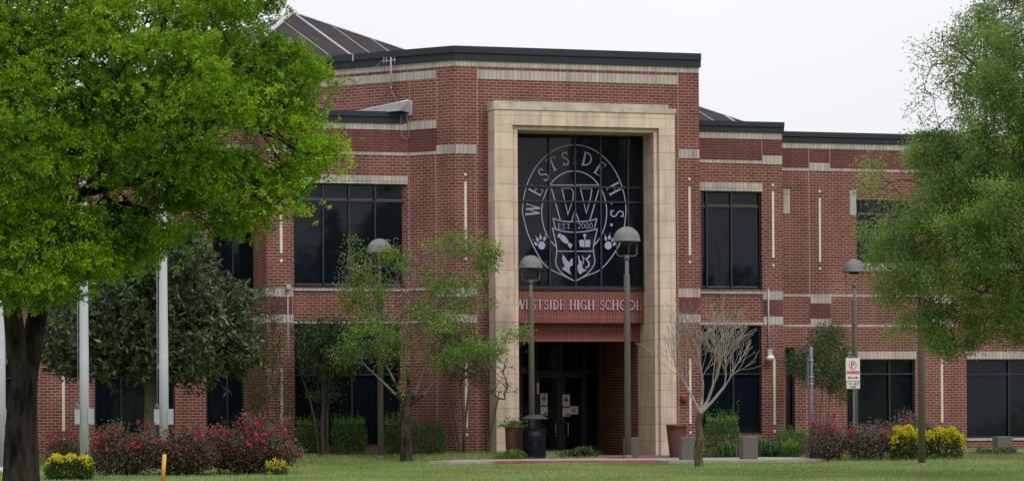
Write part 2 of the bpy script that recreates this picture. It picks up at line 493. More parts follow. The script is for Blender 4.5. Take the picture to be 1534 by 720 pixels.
def in_ell(n, c, r):
    d = nrm(rng.normal(size=(n, 3))) * (rng.random((n, 1)) ** (1 / 2.6))
    return np.asarray(c) + d * np.asarray(r)

def colonize(polys, attr, step, di=0, dk=0, iters=0, jitter=0.12, up=0.05, align=0.9, bend=0.45):
    """twigs that reach every attractor point, nearest first, each leaving the best placed branch in a curve.
    polys: list of (points, parent index or None, r0, r1) -> nodes, parents, given radii"""
    A = np.array(attr, float)
    cap = len(A) * 40 + 400
    N = np.zeros((cap, 3)); G = np.zeros((cap, 3)); dep = np.zeros(cap)
    par, giv = [], []; n = 0
    for pts, pi, r0, r1 in polys:
        for k, p in enumerate(pts):
            q = (-1 if pi is None else pi) if k == 0 else n - 1
            par.append(q); giv.append(r0 + (r1 - r0) * k / max(len(pts) - 1, 1))
            N[n] = p
            G[n] = (N[n] - N[q]) if q >= 0 else (0, 0, 1)
            G[n] /= max(np.linalg.norm(G[n]), 1e-9); n += 1
    n0 = n
    lowz = polys[0][0][-1][2] - .25 if len(polys) > 1 else polys[0][0][-1][2] - .1
    ok0 = np.ones(cap, bool); ok0[:n0] = N[:n0, 2] >= min(lowz, A[:, 2].max())
    if not ok0[:n0].any(): ok0[:n0] = True
    d0 = np.min(np.linalg.norm(A[:, None] - N[None, :n0], axis=2), axis=1)
    for a in A[np.argsort(d0)]:
        v = a - N[:n]; d = np.linalg.norm(v, axis=1) + 1e-6
        c = (v * G[:n]).sum(1) / d
        cost = d * (1 + align * (1 - c)) + (~ok0[:n]) * 1e3
        i = int(cost.argmin())
        m = max(1, int(d[i] / step))
        if n + m >= cap: break
        p0, p2 = N[i], a
        p1 = p0 + (G[i] * bend + np.array([0, 0, up])) * d[i] + v[i] * (0.5 - bend * .5)
        last = i
        for k in range(1, m + 1):
            t = k / m
            p = p0 * (1 - t) ** 2 + p1 * 2 * t * (1 - t) + p2 * t * t
            if k < m: p = p + rng.normal(size=3) * jitter * step * .6
            N[n] = p; g = p - N[last]; G[n] = g / max(np.linalg.norm(g), 1e-9)
            par.append(last); giv.append(0.0); last = n; n += 1
    return N[:n].copy(), np.array(par), np.array(giv)

def radii_of(par, giv, r0, p=2.4):
    n = len(par); acc = np.zeros(n); ch = np.zeros(n, int)
    for i in range(n - 1, -1, -1):
        r = (acc[i]) ** (1 / p) if ch[i] else r0
        acc[i] = r ** p
        if par[i] >= 0:
            acc[par[i]] += r ** p; ch[par[i]] += 1
    r = acc ** (1 / p)
    return np.maximum(r, giv), ch

def wood(name, nodes, par, r, mat, parent, sides=6, origin=(0, 0, 0), cap_given=None):
    idx = np.where(par >= 0)[0]
    a = nodes[par[idx]] - np.asarray(origin); b_ = nodes[idx] - np.asarray(origin)
    ra, rb = r[par[idx]], r[idx]
    ra = np.minimum(ra, np.maximum(rb * 1.7, rb + 0.004))      # a side twig keeps its own thickness at the joint
    d = nrm(b_ - a)
    ref = np.where(np.abs(d[:, 2:3]) < 0.9, np.array([[0, 0, 1.0]]), np.array([[1.0, 0, 0]]))
    x = nrm(np.cross(d, ref)); y = np.cross(d, x)
    an = np.arange(sides) * 2 * math.pi / sides
    ring = x[:, None] * np.cos(an)[None, :, None] + y[:, None] * np.sin(an)[None, :, None]
    A_ = a[:, None] - d[:, None] * (ra * 0.25)[:, None, None] + ring * ra[:, None, None]
    B_ = b_[:, None] + ring * rb[:, None, None]
    co = np.concatenate([A_, B_], axis=1)            # N, 2*sides, 3
    N = len(idx); base = (np.arange(N) * 2 * sides)[:, None, None]
    j = np.arange(sides); j2 = (j + 1) % sides
    f = np.stack([j, j2, j2 + sides, j + sides], axis=1)[None]
    return raw_mesh(name, co.reshape(-1, 3), (f + base).ravel(), 4, mat, parent, smooth=True)

def box_top(u, v, Y): return at(u, v, Y)

# ================================================================== GROUND
xs = np.concatenate([np.linspace(-900, -40, 12), np.linspace(-34, 34, 90), np.linspace(40, 900, 12)])
ys = np.concatenate([np.array([-300, -100, -40, -10]), np.linspace(0, 50, 12), np.linspace(52, 82, 76), np.array([90, 110, 150, 250, 500, 1200, 2500])])
X, Y = np.meshgrid(xs, ys)
co = np.stack([X, Y, gh(X, Y)], axis=2).reshape(-1, 3)
nx_, ny_ = len(xs), len(ys)
ii, jj = np.meshgrid(np.arange(nx_ - 1), np.arange(ny_ - 1))
k0 = (jj * nx_ + ii).ravel()
fl = np.stack([k0, k0 + 1, k0 + 1 + nx_, k0 + nx_], axis=1).ravel()
g = raw_mesh('ground', co, fl, 4, 'lawn', smooth=True)
tag(g, kind='structure')

# ================================================================== THE SCHOOL
c0 = at(681, 90, 78.0)
F = Frame((c0.x, c0.y), 16.0)
D = Frame((c0.x, c0.y), -29.0)
# low left wing plane passes through the diagonal wall at u = 612
sD612, _ = D.sz(612, 400)
pW = D.w(sD612, 0, 0)
qW = (pW - F.O).dot(F.n)
sW1 = (pW - F.O).dot(F.d)
qA, qB = -1.4, -3.5
qV = qW - 2.1
sR = F.s(1048, 300)
sA1 = F.s(1172, 300, qA)
sW0 = F.s(400, 500, qW)
sV0 = F.s(-230, 300, qV)
sB1 = F.s(1760, 300, qB)
PQ = 0.75                      # portal front
school = empty('school_building', (F.O.x, F.O.y, 0), 'two storey red brick school with tall limestone entrance portal and dark metal roof edge', 'building')
Floc = (0, 0, 0)
def fb(mb, name, mats, parent=None, fr=None, bevel=0.0):
    fr = fr or F
    if parent is None or parent is school:
        return mb.build(name, mats, school, (0, 0, 0), fr.th, bevel)
    return mb.build(name, mats, parent, (0, 0, 0), 0.0, bevel)

def wall(mb, q, s0, s1, z0, z1, holes=(), zones=(), rev=0.3, mi=0, left=0.0, right=0.0):
    """wall face at depth q with openings and re-coloured courses; left/right: depth of the end returns"""
    cs = sorted({s0, s1, *[h[0] for h in holes], *[h[1] for h in holes], *[h[0] for h in zones], *[h[1] for h in zones]})
    cz = sorted({z0, z1, *[h[2] for h in holes], *[h[3] for h in holes], *[h[2] for h in zones], *[h[3] for h in zones]})
    cs = [c for c in cs if s0 - 1e-6 <= c <= s1 + 1e-6]; cz = [c for c in cz if z0 - 1e-6 <= c <= z1 + 1e-6]
    for a, b_ in zip(cs, cs[1:]):
        for c, d in zip(cz, cz[1:]):
            ms, mz = (a + b_) / 2, (c + d) / 2
            if any(h[0] < ms < h[1] and h[2] < mz < h[3] for h in holes): continue
            k = mi
            for zn in zones:
                if zn[0] < ms < zn[1] and zn[2] < mz < zn[3]: k = zn[4]
            mb.quad([(a, -q, c), (b_, -q, c), (b_, -q, d), (a, -q, d)], k)
    for h in holes:
        a, b_, c, d = h[:4]; y0, y1 = -q, -q + rev
        mb.quad([(a, y0, c), (a, y0, d), (a, y1, d), (a, y1, c)], mi)
        mb.quad([(b_, y0, c), (b_, y1, c), (b_, y1, d), (b_, y0, d)], mi)
        mb.quad([(a, y0, d), (b_, y0, d), (b_, y1, d), (a, y1, d)], mi)
        mb.quad([(a, y0, c), (a, y1, c), (b_, y1, c), (b_, y0, c)], mi)
    if left: mb.quad([(s0, -q, z0), (s0, -q, z1), (s0, -q + left, z1), (s0, -q + left, z0)], mi)
    if right: mb.quad([(s1, -q, z0), (s1, -q + right, z0), (s1, -q + right, z1), (s1, -q, z1)], mi)

def band(name, fr, q, u0, u1, v0, v1, at_u=None, mats='band', proud=0.012, s0=None, s1=None):
    at_u = at_u if at_u is not None else (u0 + u1) / 2
    vm = (v0 + v1) / 2
    a = fr.s(u0, vm, q) if s0 is None else s0
    b_ = fr.s(u1, vm, q) if s1 is None else s1
    mb = MB(); mb.sbox(a, b_, q - 0.05, q + proud, fr.z(at_u, v1, q), fr.z(at_u, v0, q))
    return fb(mb, name, mats, fr=fr)

def strip_set(fr, q, u, vsq, v0, v1, vsq2, w=0.075):
    mb = MB()
    s = fr.s(u, (v0 + v1) / 2, q)
    if vsq: zc = fr.z(u, vsq, q); mb.sbox(s - w / 2, s + w / 2, q - .05, q + .014, zc - w / 2, zc + w / 2)
    mb.sbox(s - w / 2, s + w / 2, q - .05, q + .014, fr.z(u, v1, q), fr.z(u, v0, q))
    if vsq2: zc = fr.z(u, vsq2, q); mb.sbox(s - w / 2, s + w / 2, q - .05, q + .014, zc - w / 2, zc + w / 2)
    return fb(mb, 'accent_strip', 'white', fr=fr)

def joint(fr, q, u, v0, v1):
    mb = MB(); s = fr.s(u, (v0 + v1) / 2, q)
    mb.sbox(s - .008, s + .008, q - .02, q + .004, max(fr.z(u, v1, q), 0.0), fr.z(u, v0, q))
    return fb(mb, 'control_joint', 'joint', fr=fr)
M['joint'] = simple('joint_sealant', (0.40, 0.27, 0.24), 0.8, 0.08)

def window(q, s0, s1, z0, z1, ss=(), zs=(), dep=0.14, fw=0.05, trim=True):
    """glass as one part, its frame and sash bars as a sub-part"""
    mb = MB(); gq = q - dep
    se, ze = [s0] + sorted(ss) + [s1], [z0] + sorted(zs) + [z1]
    mid = [(a + b_) / 2 for a, b_ in zip(se, se[1:])]; se = sorted(se + mid)
    for z in ze:
        for s_ in se: mb.v.append((s_, -gq + random.uniform(.012, .04), z))
    k_ = len(se)
    for j in range(len(ze) - 1):
        for i in range(k_ - 1):
            mb.f.append((j * k_ + i, j * k_ + i + 1, (j + 1) * k_ + i + 1, (j + 1) * k_ + i)); mb.m.append(0); mb.sm.append(True)
    w = fb(mb, 'window', 'glass')
    m2 = MB(); f0, f1 = gq + 0.001, gq + 0.05
    m2.sbox(s0, s0 + fw, f0, f1, z0, z1); m2.sbox(s1 - fw, s1, f0, f1, z0, z1)
    m2.sbox(s0 + fw, s1 - fw, f0, f1, z0, z0 + fw); m2.sbox(s0 + fw, s1 - fw, f0, f1, z1 - fw, z1)
    for s in ss: m2.sbox(s - fw / 2, s + fw / 2, f0, f1 + .004, z0 + fw, z1 - fw)
    for z in zs: m2.sbox(s0 + fw, s1 - fw, f0, f1 - .004, z - fw / 2, z + fw / 2)
    fr_ = m2.build('window_frame', 'frame', w)
    if trim and zs:
        edges = [s0 + fw] + sorted(ss) + [s1 - fw]
        for a, b_ in zip(edges, edges[1:]):
            for z in list(zs) + ([z0 + fw] if trim == 2 else []):
                m3 = MB(); m3.sbox(a + .05, b_ - .05, gq + .001, gq + .012, z + fw / 2 + .002, z + fw / 2 + .05)
                m3.build('sash_trim', 'trimlight', w)
    return w

# --- heights
zF_fb = F.z(690, 90.3); zF_ft = F.z(690, 69.3)
zA_fb, zA_ft = F.z(1100, 197.5, qA), F.z(1100, 181.8, qA)
zB_fb, zB_ft = F.z(1260, 214.5, qB), F.z(1260, 199, qB)
zW_fb, zW_ft = F.z(560, 184, qW), F.z(560, 167, qW)
zV_fb, zV_ft = zB_fb, zB_ft

# --- walls
def hole(q, u0, u1, v0, v1, zb=None):
    um, vm = (u0 + u1) / 2, (v0 + v1) / 2
    return (F.s(u0, vm, q), F.s(u1, vm, q), F.z(um, v1, q) if zb is None else zb, F.z(um, v0, q))

sPL, sPR = F.s(742, 400, PQ), F.s(1012.5, 400, PQ)
zPT = F.z(870, 154, PQ)
pier_z = lambda q, u: (F.z(u, 471, q), F.z(u, 445, q))
mb = MB()
a, b_ = pier_z(0, 1033)
wall(mb, 0, 0, sR, -0.4, zF_fb, [(sPL + .15, sPR - .15, -0.4, zPT - .15)],
     [(F.s(1016, 450), sR, a, b_, 1), (0, F.s(714, 450), a, b_, 1)], right=14, rev=0.2)
fb(mb, 'entrance_wall', ['brick', 'brick_dark'])
Ld = 11.0
mb = MB()
wall(mb, 0, -Ld, 0, -0.4, zF_fb, (), [(D.s(654, 200), 0 - 1.3, D.z(640, 227), D.z(640, 193), 1), (sD612 - .0, D.s(654, 200), D.z(640, 227), D.z(640, 193), 1)], left=0)
fb(mb, 'diagonal_wall', ['brick', 'brick_dark'], fr=D)
wA = hole(qA, 1050.5, 1141.5, 286, 434)
wA2 = hole(qA, 1051, 1141.5, 486.5, 650)
mb = MB()
wall(mb, qA, sR - .02, sA1, -0.4, zA_fb, [wA, wA2],
     [(sR - .02, F.s(1172, 225, qA), F.z(1110, 240, qA), F.z(1110, 208, qA), 1), (F.s(1142, 460, qA), sA1, F.z(1157, 473.8, qA), F.z(1157, 448.8, qA), 1)], right=2.2)
fb(mb, 'right_wing_wall', ['brick', 'brick_dark'])
wB1 = hole(qB, 1283, 1372, 300, 394)
wB1b = hole(qB, 1440, 1540, 300, 394)
wB2 = hole(qB, 1269, 1371, 537.5, 655)
wB3 = hole(qB, 1448, 1548, 537.5, 655)
wB0 = hole(qB, 1177, 1190.5, 520, 655)
wB4 = hole(qB, 1610, 1700, 537.5, 655)
mb = MB()
wall(mb, qB, sA1 - .02, sB1, -0.4, zB_fb, [wB1, wB1b, wB2, wB3, wB0, wB4],
     [(sA1, sB1, F.z(1260, 252.5, qB), F.z(1260, 223.5, qB), 1), (F.s(1213, 460, qB), F.s(1244, 460, qB), F.z(1228, 477, qB), F.z(1228, 453, qB), 1)], right=12)
fb(mb, 'far_right_wall', ['brick', 'brick_dark'])
wW = hole(qW, 439.5, 611, 274, 430.5)
wW2 = hole(qW, 441, 600, 484.5, 668)
mb = MB()
wall(mb, qW, sW0, sW1, -0.4, zW_fb, [wW, wW2],
     [(F.s(438, 210, qW), sW1, F.z(560, 227.5, qW), F.z(560, 193.5, qW), 1), (sW0, F.s(440, 460, qW), F.z(420, 471, qW), F.z(420, 444, qW), 1)], left=2.2)
fb(mb, 'left_wing_wall', ['brick', 'brick_dark'])
wV1 = hole(qV, 318, 382, 314, 432)
wV2 = hole(qV, 309, 366, 537, 665)
wV3 = hole(qV, 142, 262, 545, 668)
wV4 = hole(qV, -90, 50, 545, 668)
wV1b = hole(qV, 100, 215, 314, 432)
mb = MB()
wall(mb, qV, sV0, sW0 + .02, -0.4, zV_fb, [wV1, wV2, wV3, wV4, wV1b],
     [(sV0, sW0, F.z(350, 252.5, qV), F.z(350, 223.5, qV), 1)], left=12)
fb(mb, 'far_left_wall', ['brick', 'brick_dark'])

# --- roof decks (closing each block from above)
def deck(name, pts, z, t=0.25, mat='roof'):
    mb = MB(); n = len(pts)
    P = [p - F.O for p in pts]
    i = 0
    mb.v = [(p.x, p.y, z) for p in P] + [(p.x, p.y, z - t) for p in P]
    mb.f = [tuple(range(n)), tuple(reversed(range(n, 2 * n)))] + [(k, k + n, (k + 1) % n + n, (k + 1) % n) for k in range(n)]
    mb.m = [0] * len(mb.f); mb.sm = [False] * len(mb.f)
    return mb.build(name, mat, school)
Dl = D.w(-Ld, 0, 0)
Dlq, Dls = (Dl - F.O).dot(F.n), (Dl - F.O).dot(F.d)
deck('tower_roof', [F.w(.1, -.1, 0), F.w(sR - .1, -.1, 0), F.w(sR - .1, -14, 0), F.w(Dls, -14, 0), F.w(Dls + .1, Dlq - .1, 0)], zF_ft - .15)
deck('wing_roof', [F.w(sR, qA - .1, 0), F.w(sA1 - .1, qA - .1, 0), F.w(sA1 - .1, -14, 0), F.w(sR, -14, 0)], zA_ft - .12)
deck('wing_roof', [F.w(sA1, qB - .1, 0), F.w(sB1 - .1, qB - .1, 0), F.w(sB1 - .1, -15, 0), F.w(sA1, -15, 0)], zB_ft - .12)
deck('wing_roof', [F.w(sW0 + .1, qW - .1, 0), F.w(sW1 - .15, qW - .1, 0), F.w(Dls, Dlq - .3, 0), F.w(Dls, -14, 0), F.w(sW0 + .1, -14, 0)], zW_ft - .12)
deck('wing_roof', [F.w(sV0 + .1, qV - .1, 0), F.w(sW0, qV - .1, 0), F.w(sW0, -15, 0), F.w(sV0 + .1, -15, 0)], zV_ft - .12)

# --- metal roof edges: lower board, proud upper board
def fascia(fr, q, s0, s1, zb, zt, endl=0.0, endr=0.0):
    mb = MB(); zm = zb + (zt - zb) * .5
    mb.sbox(s0, s1, q - .3, q + .06, zb, zm)
    mb.sbox(s0, s1, q - .3, q + .10, zm + .012, zt, 1)
    mb.sbox(s0, s1, q - .29, q + .07, zm, zm + .012)
    for dpt, s in ((endl, s0), (endr, s1)):
        if dpt:
            mb.sbox(s - .1, s + .06, q - dpt, q - .31, zb, zm); mb.sbox(s - .1, s + .09, q - dpt, q - .31, zm, zt, 1)
    return fb(mb, 'roof_fascia', ['fascia', 'fascia_lip'], fr=fr)
# the tower edge, mitred at the corner: one ring for front + one for the diagonal
t_ = math.tan(R(22.5))
fascia(F, 0, 0.10 * t_ * 0 + 0.0, sR + .05, zF_fb, zF_ft, endr=14)
fascia(D, 0, -Ld, 0.0, zF_fb, zF_ft)
mb = MB()   # corner mitre wedge
for (o, za, zb_, mi) in ((.0605, zF_fb, zF_fb + (zF_ft - zF_fb) * .5, 0), (.1005, zF_fb + (zF_ft - zF_fb) * .5 + .012, zF_ft - .001, 1)):
    pts = [(0, 0), (D.n.x * o, D.n.y * o), ((D.n + F.n).x * o / (1 + D.n.dot(F.n)), (D.n + F.n).y * o / (1 + D.n.dot(F.n))), (F.n.x * o, F.n.y * o)]
    i = len(mb.v)
    mb.v += [(p[0], p[1], za) for p in pts] + [(p[0], p[1], zb_) for p in pts]
    mb.f += [(i + 3, i + 2, i + 1, i), (i + 4, i + 5, i + 6, i + 7)] + [(i + k, i + (k + 1) % 4, i + 4 + (k + 1) % 4, i + 4 + k) for k in range(4)]
    mb.m += [mi] * 6; mb.sm += [False] * 6
mb.build('fascia_corner', ['fascia', 'fascia_lip'], school)
fascia(F, qA, sR, sA1 + .05, zA_fb, zA_ft, endr=2.0)
fascia(F, qB, sA1 + .08, sB1, zB_fb, zB_ft)
fascia(F, qW, sW0 - .05, sW1 - .13, zW_fb, zW_ft)
fascia(F, qV, sV0, sW0 - .15, zV_fb, zV_ft)

# --- stone bands, blocks, lintels
band('stone_band', F, 0, 681, 1048, 90.3, 98.8, at_u=690, s0=0.01, s1=sR, proud=.012)
band('stone_band', D, 0, 480, 681, 90.6, 99, at_u=676, s0=-Ld, s1=-0.005, proud=.012)
band('stone_band', F, 0, 714, 1015, 105, 118.5, at_u=720)
band('stone_band', D, 0, 480, 654, 105.8, 117.8, at_u=650, s0=-Ld)
band('stone_block', F, 0, 1016.5, 1048, 224, 237, s1=sR)
band('stone_block', F, 0, 1016.5, 1048, 432.3, 445, s1=sR)
band('stone_block', F, 0, 1017, 1048, 470.5, 483, s1=sR)
band('stone_block', F, 0, 681, 714.5, 216, 230, at_u=690, s0=.01)
band('stone_block', D, 0, 654, 681, 216.6, 230.3, at_u=670, s1=-.005)
for v0, v1 in ((431, 444), (470, 483)):
    band('stone_block', F, 0, 681, 714.5, v0, v1, at_u=690, s0=.01)
    band('stone_block', D, 0, 654, 681, v0, v1, at_u=670, s1=-.005)
    band('stone_band', D, 0, 612, 654, v0 + (0 if v0 < 450 else 9.5), v0 + (3.5 if v0 < 450 else 13), at_u=640, s0=sD612)
band('stone_band', D, 0, 613, 654, 180.3, 192.3, at_u=650, s0=sD612 + .02)
band('stone_band', D, 0, 613, 654, 226.6, 231.2, at_u=650, s0=sD612 + .02)
band('stone_band', F, qA, 1049, 1172, 198, 208, at_u=1110, s0=sR + .01, s1=sA1)
band('stone_band', F, qA, 1049, 1141, 239.8, 244.6, s0=sR + .01)
band('stone_block', F, qA, 1141.2, 1172, 233, 246.3, s1=sA1, proud=.016)
band('lintel', F, qA, 1049, 1142, 273.7, 286, s0=sR + .01)
band('stone_sill', F, qA, 1049, 1142, 436.4, 439.8, s0=sR + .01, proud=.05)
band('stone_band', F, qA, 1049, 1143, 482.2, 486.3, s0=sR + .01)
band('stone_block', F, qA, 1143, 1175, 436, 448.8, s1=sA1 + .005, proud=.016)
band('stone_block', F, qA, 1143.5, 1175, 473.8, 486.2, s1=sA1 + .005, proud=.016)
band('stone_band', F, qB, 1172, 1760, 215, 223.5, at_u=1260, s0=sA1 + .01, s1=sB1)
band('stone_band', F, qB, 1172, 1212, 252, 255.8, s0=sA1 + .01)
band('stone_block', F, qB, 1212, 1243, 244, 256, proud=.016)
band('stone_band', F, qB, 1243, 1760, 252.4, 256.4, at_u=1260, s1=sB1)
band('stone_block', F, qB, 1173, 1183, 283.3, 320)
band('stone_block', F, qB, 1272.5, 1282.5, 285, 322)
band('stone_sill', F, qB, 1283, 1373, 394.5, 406, proud=.03)
band('stone_sill', F, qB, 1440, 1541, 394.5, 406, proud=.03)
band('stone_band', F, qB, 1176, 1760, 440.8, 444.4, at_u=1260, s0=sA1 + .01, s1=sB1)
band('stone_band', F, qB, 1176, 1760, 485.6, 489.2, at_u=1260, s0=sA1 + .01, s1=sB1)
band('stone_block', F, qB, 1214, 1245, 444.5, 454)
band('stone_block', F, qB, 1214, 1245, 477, 485.5)
band('stone_block', F, qB, 1395, 1424, 444.5, 454)
band('stone_block', F, qB, 1395, 1424, 477, 485.5)
band('lintel', F, qB, 1268, 1372, 525.8, 537.3, proud=.02)
band('lintel', F, qB, 1447, 1549, 525.8, 537.3, proud=.02)
band('stone_sill', F, qB, 1447, 1549, 655.5, 659, proud=.05)
band('stone_band', F, qW, 438, 612, 184.3, 194, at_u=560, s0=sW0, s1=sW1 - .01)
band('stone_band', F, qW, 438, 612, 228, 232.2, at_u=560, s1=sW1 - .01)
band('stone_block', F, qW, 400, 438, 216, 229.5, s0=sW0, proud=.016)
band('lintel', F, qW, 438, 612, 262.6, 274.6, at_u=525, s1=sW1 - .01)
band('stone_sill', F, qW, 439, 612, 432, 435.6, at_u=500, s1=sW1 - .01, proud=.05)
band('stone_band', F, qW, 440, 612, 480.8, 484.3, at_u=500, s1=sW1 - .01)
band('stone_block', F, qW, 400, 439.5, 431.3, 444.3, s0=sW0, proud=.016)
band('stone_block', F, qW, 400, 440, 470.8, 483.5, s0=sW0, proud=.016)
band('stone_band', F, qV, -100, 384, 432.5, 436, at_u=360, s0=sV0, s1=sW0)
band('stone_band', F, qV, -100, 384, 214.6, 223.3, at_u=300, s0=sV0, s1=sW0)
band('stone_band', F, qV, -100, 384, 252.4, 256.2, at_u=300, s0=sV0, s1=sW0)
band('lintel', F, qV, 308, 367, 525, 536.8)
band('lintel', F, qV, 141, 263, 533, 544.8)
# return of the left pier: the block courses turn the corner
for v0, v1 in ((431.3, 444.3), (470.8, 483.5)):
    mb = MB(); mb.sbox(sW0 - .016, sW0 + .05, qW - 2.05, qW + .0, F.z(420, v1, qW), F.z(420, v0, qW)); fb(mb, 'stone_block', 'band')
strip_set(F, 0, 697.5, 261, 272, 376, 387)
strip_set(F, 0, 698.5, None, 540, 640, 650, w=.085)
strip_set(F, 0, 1033, 268, 280, 382, 392)
strip_set(F, 0, 1034, None, 537, 634, 647)
strip_set(F, qA, 1158, 277, 287, 386, 397)
strip_set(F, qA, 1160, None, 536, 635, 645, w=.085)
strip_set(F, qB, 1228, 286.5, 296.5, 392, 402)
strip_set(F, qB, 1411, 527, 537, 632, 643)
strip_set(F, qW, 421, None, 276, 379, 390, w=.085)
strip_set(F, qW, 422, None, 552, 635, 648, w=.085)
strip_set(F, qV, 95, 540, 552, 645, 656, w=.085)
for q, u, v0, v1 in ((0, 714.6, 98.8, 216), (0, 714.6, 230, 688), (0, 1015.8, 99, 224), (0, 1015.8, 237, 688),
                     (qA, 1141.3, 208, 233), (qB, 1212, 223, 440), (qB, 1243, 223, 244), (qB, 1208, 489, 660), (qW, 438.5, 444, 472)):
    joint(F, q, u, v0, v1)
for u, v0, v1 in ((654.3, 118, 180), (654.3, 230.5, 680), (613.5, 118, 180), (613.5, 231, 430)):
    joint(D, 0, u, v0, v1)

# --- windows
def win(q, h, us, vs, um, **k):
    vm = 400
    return window(q, h[0], h[1], h[2], h[3], [F.s(u, vm, q) for u in us], [F.z(um, v, q) for v in vs], **k)
win(qA, wA, [1060.5, 1097.5], [309.5], 1097, trim=2)
win(qA, wA2, [1099], [559.6], 1097, trim=False)
win(qB, wB1, [1328], [322], 1328)
win(qB, wB1b, [1490], [322], 1490)
win(qB, wB2, [1333], [559.5], 1320, trim=False)
win(qB, wB3, [1512], [560], 1500, trim=False)
win(qB, wB0, [], [559], 1184, trim=False)
win(qB, wB4, [1655], [560], 1655, trim=False)
win(qW, wW, [485.4, 524.5, 563.4], [300.5], 525, trim=2)
win(qW, wW2, [487, 527, 566], [560.5], 525, trim=False)
win(qV, wV1, [350], [338], 350)
win(qV, wV1b, [160], [338], 160)
win(qV, wV2, [340], [562], 340, trim=False)
win(qV, wV3, [181, 222], [566], 200, trim=False)
win(qV, wV4, [-20], [566], -20, trim=False)

# --- limestone portal
qi = PQ - 0.12
zO = F.z(870, 189.6, PQ)                    # outer opening
sOL, sOR = F.s(768.5, 300, PQ), F.s(987.8, 300, PQ)
zI = F.z(870, 196.5, qi)
sIL, sIR = F.s(776.5, 400, qi), F.s(980.5, 400, qi)
mb = MB()
mb.sbox(sPL, sOL, -.15, PQ, -.3, zO); mb.sbox(sOR, sPR, -.15, PQ, -.3, zO)
mb.sbox(sPL, sPR, -.15, PQ, zO, zPT - .26)
por = fb(mb, 'stone_portal', 'stone', bevel=.012)
qJ = -1.0
mb = MB()
mb.sbox(sOL + .001, sIL, qJ, qi, -.3, zI); mb.sbox(sIR, sOR - .001, qJ, qi, -.3, zI)
mb.sbox(sOL + .001, sOR - .001, qJ, qi, zI, zO - .001)
mb.build('inner_surround', 'stone', por, bevel=.01)
mb = MB()
sC = F.s(1001, 160, PQ)
mb.sbox(sPL - .03, sC, -.15, PQ + .03, zPT - .259, zPT)
mb.sbox(sC, sPR + .03, -.15, PQ + .03, zPT - .259, zPT - .11)
mb.build('cap_course', 'cap', por)

# --- entrance window with roundel
qE = -0.40
sg0, sg1 = sIL, sIR
zg0, zg1 = F.z(870, 430.8, qE), zI
wE = window(qE + .14, sg0, sg1, zg0, zg1, [F.s(u, 320, qE) for u in (823, 861.3, 899.6, 940.5)], [F.z(861, v, qE) for v in (279.6, 301.8)], trim=False)
mb = MB(); mb.sbox(sg0, sg1, qE - .2, qE + .09, zg0 - .06, zg0 - .002); fb(mb, 'window_sill', 'frame')
# --- soldier brick name panel and the beam below
zs0 = F.z(870, 483.3, qE + .02)
mb = MB(); mb.sbox(sg0, F.s(964.8, 455, qE + .02) + .0, qE - .3, qE + .02, zs0, zg0 - .061); name_panel = fb(mb, 'name_panel', 'soldier')
zs1 = F.z(870, 511, qE - .35)
mb = MB(); mb.sbox(sg0, sIR + .05, qE - .8, qE - .35, zs1, zs0 + .1); fb(mb, 'brick_beam', 'soldier')

# --- vestibule
qDoor = -4.8
sv1 = F.s(956, 580, qJ)
sv0 = sIL - .6
mb = MB()
mb.quad([(sv1, -qJ, -.3), (sv1, -qDoor, -.3), (sv1, -qDoor, 4.2), (sv1, -qJ, 4.2)])
mb.sbox(sv1 + .001, sOR, qJ - .3, qJ - .001, -.3, 4.2)
fb(mb, 'porch_wall', 'brick')
mb = MB()
mb.quad([(sv0, -qJ, -.3), (sv0, -qJ, 4.2), (sv0, -qDoor, 4.2), (sv0, -qDoor, -.3)])
mb.sbox(sv0, sIL, qJ - .3, qJ - .001, -.3, 4.2)
fb(mb, 'porch_wall', 'brick')
mb = MB(); mb.sbox(sv0, sOR, qDoor - .2, qE - .81, zs1 + .02, zs1 + .25); fb(mb, 'porch_ceiling', 'frame')
mb = MB(); mb.sbox(sv0, sv1, qDoor - .02, PQ + .5, -.2, 0.015); fb(mb, 'porch_floor', 'paver')
# glazed door screen
zdt = F.z(840, 560, qDoor)
sd = [F.s(u, 620, qDoor) for u in (781, 803, 840.5, 877)]
mb = MB()
mb.sbox(sv0, sv1, qDoor - .12, qDoor - .06, -.1, zs1 + .02); glz = fb(mb, 'entrance_screen', 'glass')
m2 = MB()
for s in sd + [sv1 - .05]: m2.sbox(s - .05, s + .05, qDoor - .059, qDoor - .01, 0.016, zs1 + .02)
m2.sbox(sv0, sv1, qDoor - .058, qDoor - .014, zdt, zdt + .1)
m2.build('screen_frame', 'frame', glz)
for a, b_, hs in ((sd[1], sd[2], 1), (sd[2], sd[3], -1)):
    mb = MB()
    mb.sbox(a + .055, b_ - .055, qDoor - .055, qDoor - .03, .02, zdt - .01); dr = fb(mb, 'door', 'glass')
    m2 = MB()
    a1, b1 = a + .055, b_ - .055
    m2.sbox(a1, a1 + .08, qDoor - .029, qDoor - .012, .02, zdt - .01); m2.sbox(b1 - .08, b1, qDoor - .029, qDoor - .012, .02, zdt - .01)
    m2.sbox(a1 + .08, b1 - .08, qDoor - .029, qDoor - .012, .02, .22); m2.sbox(a1 + .08, b1 - .08, qDoor - .029, qDoor - .012, zdt - .11, zdt - .01)
    m2.build('door_frame', 'frame', dr)
    hx = (b1 - .05) if hs == 1 else (a1 + .05)
    z0_, z1_ = F.z(841, 653, qDoor), F.z(841, 633, qDoor)
    m2 = MB(); dx = -hs * .11
    m2.tube([(hx, -qDoor, z0_), (hx + dx * .2, -qDoor - .06, z0_), (hx + dx, -qDoor - .08, z0_), (hx + dx, -qDoor - .08, z1_), (hx + dx * .2, -qDoor - .06, z1_), (hx, -qDoor, z1_)], .016, 6)
    m2.build('door_handle', 'steel', dr)

